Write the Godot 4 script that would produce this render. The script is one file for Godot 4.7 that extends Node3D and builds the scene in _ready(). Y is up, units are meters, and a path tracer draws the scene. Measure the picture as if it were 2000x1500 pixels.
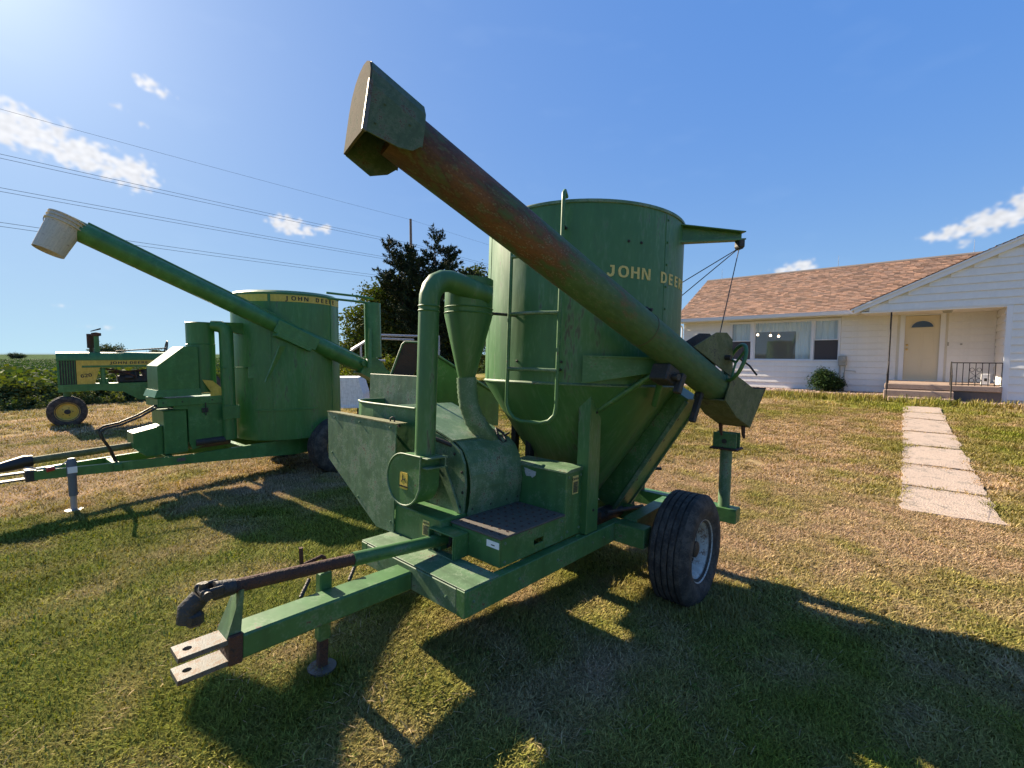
extends Node3D
# A farm yard with two parked grinder mixers, a tractor and a white ranch house, late afternoon sun from behind left.

const SUN_TOWARDS := Vector3(-0.6645, 0.5090, -0.5471)
const EXPOSURE := 2.9

var mats := {}
var taken := {}
var rng := RandomNumberGenerator.new()
var lawn_noise := FastNoiseLite.new()
var fine_noise := FastNoiseLite.new()
var house_xf := Transform3D(Basis(Vector3.UP, deg_to_rad(-41.95)), Vector3(12.402, 0.925, -14.457))
var house_inv := Transform3D()


# ---------------------------------------------------------------- mesh builder
class G:
	var v := PackedVector3Array()
	var n := PackedVector3Array()
	var c := PackedColorArray()
	var u := PackedVector2Array()
	var tint := Color(1, 1, 1)
	var colored := false
	var mapped := false

	func tri(a: Vector3, b: Vector3, d: Vector3, na: Vector3, nb: Vector3, nd: Vector3) -> void:
		if (b - a).cross(d - a).dot(na + nb + nd) > 0.0:
			v.append(a); v.append(d); v.append(b)
			n.append(na); n.append(nd); n.append(nb)
		else:
			v.append(a); v.append(b); v.append(d)
			n.append(na); n.append(nb); n.append(nd)
		if colored:
			c.append(tint); c.append(tint); c.append(tint)

	func flat(a: Vector3, b: Vector3, d: Vector3, hint: Vector3) -> void:
		var k := (b - a).cross(d - a).normalized()
		if k.dot(hint) < 0.0:
			k = -k
		tri(a, b, d, k, k, k)

	func quad(a: Vector3, b: Vector3, d: Vector3, e: Vector3, hint: Vector3) -> void:
		flat(a, b, d, hint)
		flat(a, d, e, hint)

	# a box with chamfered edges, from corner to corner
	func box(lo: Vector3, hi: Vector3, bev := 0.004, x := Transform3D()) -> void:
		var m := (lo + hi) * 0.5
		var h := (hi - lo).abs() * 0.5
		bev = minf(bev, minf(h.x, minf(h.y, h.z)) * 0.9)
		var p := func(s: Vector3, k: int) -> Vector3:
			var q := Vector3(h.x - bev, h.y - bev, h.z - bev)
			q[k] = h[k]
			return x * (m + q * s)
		for k in 3:
			var i := (k + 1) % 3
			var j := (k + 2) % 3
			for s in [-1.0, 1.0]:
				var cs := []
				for w in [[-1.0, -1.0], [1.0, -1.0], [1.0, 1.0], [-1.0, 1.0]]:
					var e := Vector3.ZERO
					e[k] = s; e[i] = w[0]; e[j] = w[1]
					cs.append(p.call(e, k))
				var o := Vector3.ZERO
				o[k] = s
				quad(cs[0], cs[1], cs[2], cs[3], x.basis * o)
		if bev <= 0.0002:
			return
		for k in 3:
			var i := (k + 1) % 3
			var j := (k + 2) % 3
			for si in [-1.0, 1.0]:
				for sj in [-1.0, 1.0]:
					var e := Vector3.ZERO
					e[i] = si; e[j] = sj
					var lo2 := e; lo2[k] = -1.0
					var hi2 := e; hi2[k] = 1.0
					quad(p.call(lo2, i), p.call(hi2, i), p.call(hi2, j), p.call(lo2, j), x.basis * e)
		for sx in [-1.0, 1.0]:
			for sy in [-1.0, 1.0]:
				for sz in [-1.0, 1.0]:
					var e := Vector3(sx, sy, sz)
					flat(p.call(e, 0), p.call(e, 1), p.call(e, 2), x.basis * e)

	# eight corners: four below (0-3, in a ring), four above (4-7)
	func hexa(q: Array) -> void:
		var m := Vector3.ZERO
		for w in q:
			m += w / 8.0
		for f in [[0, 1, 2, 3], [4, 5, 6, 7], [0, 1, 5, 4], [1, 2, 6, 5], [2, 3, 7, 6], [3, 0, 4, 7]]:
			var o: Vector3 = (q[f[0]] + q[f[1]] + q[f[2]] + q[f[3]]) * 0.25 - m
			quad(q[f[0]], q[f[1]], q[f[2]], q[f[3]], o)

	# polygon (p.x, p.y) pushed from depth a to b along the third axis of x; round: neighbouring sides share normals when nearly level
	func prism(poly: PackedVector2Array, a: float, b: float, x := Transform3D(), round := false) -> void:
		var area := 0.0
		for i in poly.size():
			area += poly[i].cross(poly[(i + 1) % poly.size()])
		if area < 0.0:
			poly = poly.duplicate()
			poly.reverse()
		var t := Geometry2D.triangulate_polygon(poly)
		for i in range(0, t.size(), 3):
			for e in [[a, -1.0], [b, 1.0]]:
				var z: float = e[0]
				var s: float = e[1] * signf(b - a)
				flat(x * Vector3(poly[t[i]].x, poly[t[i]].y, z), x * Vector3(poly[t[i + 1]].x, poly[t[i + 1]].y, z), x * Vector3(poly[t[i + 2]].x, poly[t[i + 2]].y, z), x.basis * Vector3(0, 0, s))
		var k := poly.size()
		var sn := []
		for i in k:
			var d := (poly[(i + 1) % k] - poly[i]).normalized()
			sn.append(Vector2(d.y, -d.x))
		for i in k:
			var n0: Vector2 = sn[i]
			var n1: Vector2 = sn[i]
			if round:
				if sn[(i + k - 1) % k].dot(n0) > 0.8:
					n0 = (n0 + sn[(i + k - 1) % k]).normalized()
				if sn[(i + 1) % k].dot(n1) > 0.8:
					n1 = (n1 + sn[(i + 1) % k]).normalized()
			var N0 := (x.basis * Vector3(n0.x, n0.y, 0)).normalized()
			var N1 := (x.basis * Vector3(n1.x, n1.y, 0)).normalized()
			var p := poly[i]
			var q := poly[(i + 1) % k]
			var A := x * Vector3(p.x, p.y, a)
			var B := x * Vector3(q.x, q.y, a)
			var C := x * Vector3(q.x, q.y, b)
			var D := x * Vector3(p.x, p.y, b)
			tri(A, B, C, N0, N1, N1)
			tri(A, C, D, N0, N1, N0)

	# an open line given some thickness, then pushed as a prism
	func strip(line: PackedVector2Array, thick: float, a: float, b: float, x := Transform3D(), round := true) -> void:
		var out := PackedVector2Array()
		var back := PackedVector2Array()
		for i in line.size():
			var d := (line[mini(i + 1, line.size() - 1)] - line[maxi(i - 1, 0)]).normalized()
			var o := Vector2(d.y, -d.x) * thick * 0.5
			out.append(line[i] + o)
			back.append(line[i] - o)
		for i in line.size() - 1:
			prism(PackedVector2Array([out[i], out[i + 1], back[i + 1], back[i]]), a, b, x, false)
		if round:
			return

	func tube(pts: Array, r: Variant, sides := 12, caps := true) -> void:
		var k := pts.size()
		var rad := []
		for i in k:
			rad.append(r[i] if r is Array else r)
		var t0: Vector3 = (pts[1] - pts[0]).normalized()
		var side := t0.cross(Vector3.UP if absf(t0.y) < 0.9 else Vector3.RIGHT).normalized()
		var rings := []
		for i in k:
			var t: Vector3 = ((pts[mini(i + 1, k - 1)] - pts[i]).normalized() + (pts[i] - pts[maxi(i - 1, 0)]).normalized()).normalized()
			side = (side - t * side.dot(t)).normalized()
			var up := t.cross(side)
			var ring := []
			for j in sides:
				var w := TAU * j / sides
				ring.append(side * cos(w) + up * sin(w))
			rings.append(ring)
		for i in k - 1:
			for j in sides:
				var l := (j + 1) % sides
				var a: Vector3 = pts[i] + rings[i][j] * rad[i]
				var b: Vector3 = pts[i] + rings[i][l] * rad[i]
				var d: Vector3 = pts[i + 1] + rings[i + 1][l] * rad[i + 1]
				var e: Vector3 = pts[i + 1] + rings[i + 1][j] * rad[i + 1]
				tri(a, b, d, rings[i][j], rings[i][l], rings[i + 1][l])
				tri(a, d, e, rings[i][j], rings[i + 1][l], rings[i + 1][j])
		if caps:
			for w in [[0, -1.0], [k - 1, 1.0]]:
				var i: int = w[0]
				var o: Vector3 = (pts[1] - pts[0]) * -1.0 if i == 0 else pts[k - 1] - pts[k - 2]
				for j in sides:
					flat(pts[i], pts[i] + rings[i][j] * rad[i], pts[i] + rings[i][(j + 1) % sides] * rad[i], o)

	# profile of (radius, height) turned about y
	func lathe(pr: Array, segs := 32, x := Transform3D(), from := 0.0, to := TAU) -> void:
		var k := pr.size()
		var sn := []
		for i in k - 1:
			var d: Vector2 = (pr[i + 1] - pr[i]).normalized()
			sn.append(Vector2(d.y, -d.x))
		for i in k - 1:
			var n0: Vector2 = sn[i]
			var n1: Vector2 = sn[i]
			if i > 0 and sn[i - 1].dot(n0) > 0.75:
				n0 = (n0 + sn[i - 1]).normalized()
			if i < k - 2 and sn[i + 1].dot(n1) > 0.75:
				n1 = (n1 + sn[i + 1]).normalized()
			var p: Vector2 = pr[i]
			var q: Vector2 = pr[i + 1]
			for j in segs:
				var w0 := from + (to - from) * j / segs
				var w1 := from + (to - from) * (j + 1) / segs
				var c0 := Vector3(cos(w0), 0, sin(w0))
				var c1 := Vector3(cos(w1), 0, sin(w1))
				var up := Vector3.UP
				var A := x * (c0 * p.x + up * p.y)
				var B := x * (c1 * p.x + up * p.y)
				var C := x * (c1 * q.x + up * q.y)
				var D := x * (c0 * q.x + up * q.y)
				var a := (x.basis * (c0 * n0.x + up * n0.y)).normalized()
				var b := (x.basis * (c1 * n0.x + up * n0.y)).normalized()
				var cc := (x.basis * (c1 * n1.x + up * n1.y)).normalized()
				var d := (x.basis * (c0 * n1.x + up * n1.y)).normalized()
				if p.x > 1e-5:
					tri(A, B, C, a, b, cc)
				if q.x > 1e-5:
					tri(A, C, D, a, cc, d)

	func mesh() -> ArrayMesh:
		var arr := []
		arr.resize(Mesh.ARRAY_MAX)
		arr[Mesh.ARRAY_VERTEX] = v
		arr[Mesh.ARRAY_NORMAL] = n
		if colored:
			arr[Mesh.ARRAY_COLOR] = c
		if mapped:
			arr[Mesh.ARRAY_TEX_UV] = u
		var m := ArrayMesh.new()
		m.add_surface_from_arrays(Mesh.PRIMITIVE_TRIANGLES, arr)
		return m


# ---------------------------------------------------------------- scene helpers
func lin(r: float, g: float, b: float) -> Color:
	return Color(r, g, b).linear_to_srgb()


func numbered(called: String) -> String:
	taken[called] = taken.get(called, -1) + 1
	return called if taken[called] == 0 else "%s_%03d" % [called, taken[called]]


func tag(o: Node, label: String, category: String, group := "") -> void:
	o.set_meta("label", label)
	o.set_meta("category", category)
	if group != "":
		o.set_meta("group", group)


func thing(called: String, label: String, category: String, x := Transform3D(), group := "") -> Node3D:
	var o := Node3D.new()
	o.name = numbered(called)
	add_child(o)
	o.transform = x
	tag(o, label, category, group)
	return o


func part(g: G, called: String, m: Material, parent: Node, label := "") -> MeshInstance3D:
	var o := MeshInstance3D.new()
	o.name = called
	o.mesh = g.mesh()
	o.material_override = m
	parent.add_child(o, true)
	if label != "":
		o.set_meta("label", label)
	return o


func put(mesh: Mesh, called: String, m: Material, parent: Node, x := Transform3D()) -> MeshInstance3D:
	var o := MeshInstance3D.new()
	o.name = called
	o.mesh = mesh
	o.material_override = m
	o.transform = x
	parent.add_child(o, true)
	return o


func whole(g: G, called: String, m: Material, label: String, category: String, x := Transform3D(), group := "") -> MeshInstance3D:
	var o := MeshInstance3D.new()
	o.name = numbered(called)
	o.mesh = g.mesh()
	o.material_override = m
	o.transform = x
	add_child(o)
	tag(o, label, category, group)
	return o


func B(lo: Vector3, hi: Vector3, bev := 0.004) -> G:
	var g := G.new()
	g.box(lo, hi, bev)
	return g


func V(x: float, y: float, z: float) -> Vector3:
	return Vector3(x, y, z)


func P2(a: Array) -> PackedVector2Array:
	var p := PackedVector2Array()
	for i in range(0, a.size(), 2):
		p.append(Vector2(a[i], a[i + 1]))
	return p


# a frame whose y axis runs from a towards b
func along(a: Vector3, b: Vector3) -> Transform3D:
	var y := (b - a).normalized()
	var x := y.cross(Vector3.FORWARD if absf(y.z) < 0.9 else Vector3.RIGHT).normalized()
	return Transform3D(Basis(x, y, x.cross(y)), a)


# polygon axes: (z, y) drawn, pushed along x
func across_x() -> Transform3D:
	return Transform3D(Basis(V(0, 0, 1), V(0, 1, 0), V(1, 0, 0)), Vector3.ZERO)


# polygon axes: (x, z) drawn, pushed along y
func across_y() -> Transform3D:
	return Transform3D(Basis(V(1, 0, 0), V(0, 0, 1), V(0, 1, 0)), Vector3.ZERO)


func letters(text: String, height: float, called: String, m: Material, parent: Node, x: Transform3D, wide := 1.0, bold := true) -> MeshInstance3D:
	var t := TextMesh.new()
	var f := SystemFont.new()
	f.font_names = PackedStringArray(["Droid Sans"])
	f.font_weight = 700 if bold else 400
	t.font = f
	t.text = text
	t.font_size = 64
	t.pixel_size = height / 46.0
	t.depth = 0.004
	t.curve_step = 1.0
	var o := MeshInstance3D.new()
	o.name = called
	o.mesh = t
	o.material_override = m
	o.transform = x.scaled_local(V(wide, 1, 1))
	parent.add_child(o, true)
	return o


# ---------------------------------------------------------------- materials
func bytes_of(freq: float, octaves: int, seed_: int, size: int, kind := FastNoiseLite.TYPE_SIMPLEX_SMOOTH) -> PackedByteArray:
	var f := FastNoiseLite.new()
	f.seed = seed_
	f.noise_type = kind
	f.frequency = freq
	f.fractal_octaves = octaves
	var im := f.get_seamless_image(size, size)
	im.convert(Image.FORMAT_L8)
	return im.get_data()


# old enamel: base colour, chalky patches, grime, chips
func paint_texture(base: Color, chalk: Color, chalk_share: float, rust: Color, rust_share: float, seed_: int, streaks := 0.25, s := 256, grain := 1.0) -> ImageTexture:
	var z := 512.0 / s
	var a := bytes_of(0.008 * z, 5, seed_, s)
	var b := bytes_of(0.035 * z, 4, seed_ + 1, s)
	var d := bytes_of(0.13 * minf(z, 1.6), 3, seed_ + 2, s)
	var e := bytes_of(0.03 * z, 2, seed_ + 3, s)
	var out := PackedByteArray()
	out.resize(s * s * 3)
	var lut := PackedByteArray()
	lut.resize(1025)
	for i in 1025:
		lut[i] = int(clampf(Color(i / 1024.0, 0, 0).linear_to_srgb().r, 0, 1) * 255.0 + 0.5)
	for y in s:
		for x in s:
			var i := y * s + x
			var na := a[i] / 255.0
			var nb := b[i] / 255.0
			var nd := d[i] / 255.0
			var st := e[((y * int(z) / 24) % s) * s + x] / 255.0
			var f := 0.93 + grain * (0.20 * (nb - 0.5) + 0.12 * (nd - 0.5)) + 0.26 * minf(grain, 1.0) * (na - 0.5) + streaks * (st - 0.5)
			var r := base.r * f
			var g := base.g * f
			var l := base.b * f
			var k := clampf((0.40 * na + 0.25 * nb + 0.35 * nd - (1.0 - chalk_share)) * 3.5, 0.0, 1.0) * 0.7
			r += (chalk.r - r) * k; g += (chalk.g - g) * k; l += (chalk.b - l) * k
			var q := clampf((0.4 * na + 0.25 * nb + 0.35 * nd - (1.0 - rust_share)) * 14.0, 0.0, 1.0)
			r += (rust.r - r) * q; g += (rust.g - g) * q; l += (rust.b - l) * q
			out[i * 3] = lut[int(clampf(r, 0, 1) * 1024)]
			out[i * 3 + 1] = lut[int(clampf(g, 0, 1) * 1024)]
			out[i * 3 + 2] = lut[int(clampf(l, 0, 1) * 1024)]
	return ImageTexture.create_from_image(Image.create_from_data(s, s, false, Image.FORMAT_RGB8, out))


func bump_texture(freq: float, octaves: int, seed_: int, strength: float, size := 512) -> NoiseTexture2D:
	var t := NoiseTexture2D.new()
	var f := FastNoiseLite.new()
	f.seed = seed_
	f.frequency = freq
	f.fractal_octaves = octaves
	t.noise = f
	t.width = size
	t.height = size
	t.seamless = true
	t.as_normal_map = true
	t.bump_strength = strength
	return t


func mat(called: String, color: Color, rough := 0.6, metal := 0.0, tex: Texture2D = null, scale := 1.0, normal: Texture2D = null, depth := 1.0) -> StandardMaterial3D:
	var m := StandardMaterial3D.new()
	m.resource_name = called
	m.albedo_color = color
	m.roughness = rough
	m.metallic = metal
	if tex:
		m.albedo_texture = tex
	if normal:
		m.normal_enabled = true
		m.normal_texture = normal
		m.normal_scale = depth
	m.uv1_triplanar = true
	m.uv1_scale = V(scale, scale, scale)
	m.uv1_triplanar_sharpness = 6.0
	mats[called] = m
	return m


func make_materials() -> void:
	var dents := bump_texture(0.012, 3, 5, 3.0)
	var grit := bump_texture(0.09, 4, 6, 4.0)
	var rust := Color(0.09, 0.045, 0.025)
	var white := Color(1, 1, 1)
	mat("green", white, 0.48, 0.0, paint_texture(Color(0.050, 0.148, 0.042), Color(0.19, 0.25, 0.17), 0.45, rust, 0.30, 11, 0.3, 512, 0.8), 0.75, dents, 0.2)
	# the same enamel on tall sheet: weather draws it out downwards
	mat("green_sheet", white, 0.46, 0.0, paint_texture(Color(0.048, 0.148, 0.042), Color(0.17, 0.24, 0.16), 0.47, Color(0.06, 0.07, 0.04), 0.36, 15, 0.15, 512), 0.5, dents, 0.25)
	mats.green_sheet.uv1_scale = V(0.75, 0.16, 0.75)
	mat("green_sheet_far", white, 0.4, 0.0, paint_texture(Color(0.045, 0.165, 0.044), Color(0.13, 0.22, 0.12), 0.47, Color(0.05, 0.09, 0.045), 0.36, 17, 0.15, 256), 0.5, dents, 0.25)
	mats.green_sheet_far.uv1_scale = V(0.8, 0.14, 0.8)
	mat("green_worn", white, 0.55, 0.0, paint_texture(Color(0.085, 0.165, 0.078), Color(0.29, 0.32, 0.25), 0.52, rust, 0.34, 21, 0.35, 512), 1.1, dents, 0.14)
	mat("green_bright", white, 0.4, 0.0, paint_texture(Color(0.046, 0.165, 0.044), Color(0.14, 0.23, 0.12), 0.40, rust, 0.22, 31), 0.7, dents, 0.3)
	mat("green_dusty", white, 0.8, 0.0, paint_texture(Color(0.115, 0.125, 0.045), Color(0.22, 0.20, 0.11), 0.55, Color(0.06, 0.05, 0.035), 0.36, 41), 1.6, grit, 0.4)
	mat("deck", white, 0.85, 0.0, paint_texture(Color(0.10, 0.135, 0.085), Color(0.24, 0.22, 0.165), 0.52, Color(0.06, 0.055, 0.04), 0.38, 47), 2.0, grit, 0.5)
	mat("tread", white, 0.85, 0.0, paint_texture(Color(0.10, 0.085, 0.07), Color(0.19, 0.165, 0.135), 0.5, Color(0.05, 0.06, 0.04), 0.42, 49), 2.5, grit, 0.4)
	mat("rust", white, 0.85, 0.0, paint_texture(Color(0.075, 0.033, 0.02), Color(0.14, 0.08, 0.05), 0.45, Color(0.03, 0.02, 0.015), 0.4, 51), 1.6, grit, 0.8)
	mat("bare_steel", white, 0.6, 0.25, paint_texture(Color(0.115, 0.118, 0.115), Color(0.19, 0.19, 0.185), 0.5, Color(0.085, 0.05, 0.03), 0.46, 61), 3.0, grit, 0.15)
	mat("dark_steel", white, 0.6, 0.2, paint_texture(Color(0.035, 0.033, 0.03), Color(0.09, 0.08, 0.07), 0.45, rust, 0.36, 71), 2.0, grit, 0.5)
	mat("jack_grey", lin(0.10, 0.12, 0.14), 0.5, 0.1, null, 1.0, grit, 0.2)
	mat("rubber", white, 0.85, 0.0, paint_texture(Color(0.032, 0.028, 0.025), Color(0.12, 0.10, 0.08), 0.58, Color(0.06, 0.052, 0.043), 0.3, 81), 2.2, grit, 0.5)
	mat("rim_white", white, 0.6, 0.0, paint_texture(Color(0.55, 0.53, 0.48), Color(0.64, 0.62, 0.57), 0.45, Color(0.20, 0.12, 0.08), 0.46, 91), 2.2, grit, 0.3)
	mat("yellow", white, 0.5, 0.0, paint_texture(Color(0.58, 0.40, 0.055), Color(0.6, 0.48, 0.2), 0.4, Color(0.2, 0.12, 0.03), 0.22, 95), 1.5, dents, 0.2)
	mat("faded_yellow", white, 0.6, 0.0, paint_texture(Color(0.66, 0.50, 0.15), Color(0.6, 0.52, 0.28), 0.5, Color(0.10, 0.14, 0.06), 0.36, 99), 9.0)
	mat("black", lin(0.012, 0.012, 0.012), 0.5)
	mat("print_black", lin(0.015, 0.015, 0.014), 0.6)
	mat("red_plastic", lin(0.35, 0.02, 0.025), 0.4)
	mat("hose", lin(0.02, 0.02, 0.021), 0.55, 0.0, null, 1.0, grit, 0.2)
	mat("sticker_white", lin(0.75, 0.75, 0.74), 0.6)
	mat("peeled", white, 0.8, 0.0, paint_texture(Color(0.45, 0.47, 0.46), Color(0.2, 0.25, 0.22), 0.5, Color(0.06, 0.12, 0.07), 0.4, 97), 8.0)
	mat("bucket_plastic", white, 0.6, 0.0, paint_texture(Color(0.62, 0.55, 0.45), Color(0.40, 0.33, 0.26), 0.5, Color(0.25, 0.19, 0.14), 0.33, 101), 3.0)
	mats.bucket_plastic.backlight_enabled = true
	mats.bucket_plastic.backlight = Color(0.5, 0.45, 0.36)
	mat("wire", lin(0.03, 0.03, 0.033), 0.6)
	mat("cable", lin(0.05, 0.048, 0.045), 0.5, 0.4)
	# house
	mat("siding", white, 0.55, 0.0, paint_texture(Color(0.83, 0.81, 0.77), Color(0.74, 0.725, 0.69), 0.4, Color(0.55, 0.54, 0.5), 0.15, 111, 0.03, 256, 0.25), 0.6)
	mat("trim", lin(0.74, 0.75, 0.77), 0.45)
	mat("cream_wall", white, 0.6, 0.0, paint_texture(Color(0.70, 0.66, 0.56), Color(0.64, 0.6, 0.52), 0.4, Color(0.5, 0.45, 0.38), 0.15, 113, 0.03, 256, 0.25), 0.6)
	mat("door_paint", lin(0.66, 0.57, 0.40), 0.45)
	mat("shingle", white, 0.92, 0.0, null, 1.0, grit, 0.8)
	mats.shingle.vertex_color_use_as_albedo = true
	mat("glass", Color(0.9, 0.95, 0.95, 0.06), 0.02)
	mats.glass.transparency = BaseMaterial3D.TRANSPARENCY_ALPHA
	mats.glass.metallic_specular = 0.7
	mat("curtain", lin(0.62, 0.68, 0.66), 0.9)
	mats.curtain.backlight_enabled = true
	mats.curtain.backlight = Color(0.3, 0.3, 0.3)
	mat("screen_mesh", lin(0.06, 0.055, 0.06), 0.8)
	mat("room", lin(0.13, 0.10, 0.075), 0.9)
	mat("bulb", lin(0.9, 0.85, 0.75), 0.5)
	mats.bulb.emission_enabled = true
	mats.bulb.emission = Color(1.0, 0.9, 0.75)
	mats.bulb.emission_energy_multiplier = 2.5
	mat("brass", lin(0.6, 0.42, 0.15), 0.3, 0.9)
	mat("iron", white, 0.6, 0.1, paint_texture(Color(0.02, 0.017, 0.016), Color(0.08, 0.05, 0.04), 0.4, rust, 0.36, 121), 4.0)
	mat("concrete", white, 0.9, 0.0, paint_texture(Color(0.43, 0.335, 0.265), Color(0.50, 0.41, 0.335), 0.5, Color(0.24, 0.20, 0.16), 0.45, 131, 0.12, 512), 0.8, grit, 0.6)
	mat("step_concrete", white, 0.9, 0.0, paint_texture(Color(0.33, 0.24, 0.19), Color(0.42, 0.34, 0.28), 0.45, Color(0.16, 0.12, 0.1), 0.36, 141, 0.05), 1.2, grit, 0.6)
	mat("foundation", lin(0.14, 0.115, 0.10), 0.9, 0.0, null, 1.0, grit, 0.6)
	mat("meter_grey", lin(0.36, 0.35, 0.31), 0.5)
	mat("stone", white, 0.9, 0.0, paint_texture(Color(0.42, 0.31, 0.26), Color(0.55, 0.47, 0.42), 0.5, Color(0.25, 0.18, 0.15), 0.36, 151), 6.0)
	mats.stone.vertex_color_use_as_albedo = true
	mat("white_metal", white, 0.5, 0.0, paint_texture(Color(0.76, 0.76, 0.76), Color(0.7, 0.69, 0.68), 0.4, Color(0.3, 0.3, 0.32), 0.3, 161), 2.5)
	mat("galvanised", lin(0.30, 0.31, 0.34), 0.5, 0.5)
	mat("pole_wood", white, 0.9, 0.0, paint_texture(Color(0.20, 0.15, 0.12), Color(0.28, 0.23, 0.2), 0.5, Color(0.1, 0.08, 0.06), 0.36, 171), 1.0)
	# plants
	mat("bark", white, 0.95, 0.0, paint_texture(Color(0.11, 0.085, 0.065), Color(0.17, 0.14, 0.12), 0.5, Color(0.05, 0.04, 0.03), 0.4, 181), 1.5, grit, 1.0)
	for w in [["leaf", 0.8, Color(0.6, 0.66, 0.2)], ["needle", 0.7, Color(0.08, 0.1, 0.04)], ["grass", 0.8, Color(0.66, 0.66, 0.26)], ["soil", 0.95, Color(0, 0, 0)]]:
		mat(w[0], white, w[1])
		mats[w[0]].vertex_color_use_as_albedo = true
		if w[0] != "soil":
			mats[w[0]].backlight_enabled = true
			mats[w[0]].backlight = w[2]
			mats[w[0]].metallic_specular = 0.2
	# lawn floor: grain only, the colour comes with the vertices
	var gt := paint_texture(Color(0.84, 0.84, 0.82), Color(1.0, 1.0, 0.97), 0.5, Color(0.42, 0.39, 0.34), 0.38, 191, 0.0)
	mats.soil.albedo_texture = gt
	mats.soil.metallic_specular = 0.05
	mats.soil.uv1_world_triplanar = true
	mats.soil.uv1_scale = V(1.7, 1.7, 1.7)
	mats.soil.normal_enabled = true
	mats.soil.normal_texture = grit
	mats.soil.normal_scale = 1.2


# ---------------------------------------------------------------- sky, sun, camera
func smooth01(a: float, b: float, x: float) -> float:
	var t := clampf((x - a) / (b - a), 0.0, 1.0)
	return t * t * (3.0 - 2.0 * t)


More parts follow.
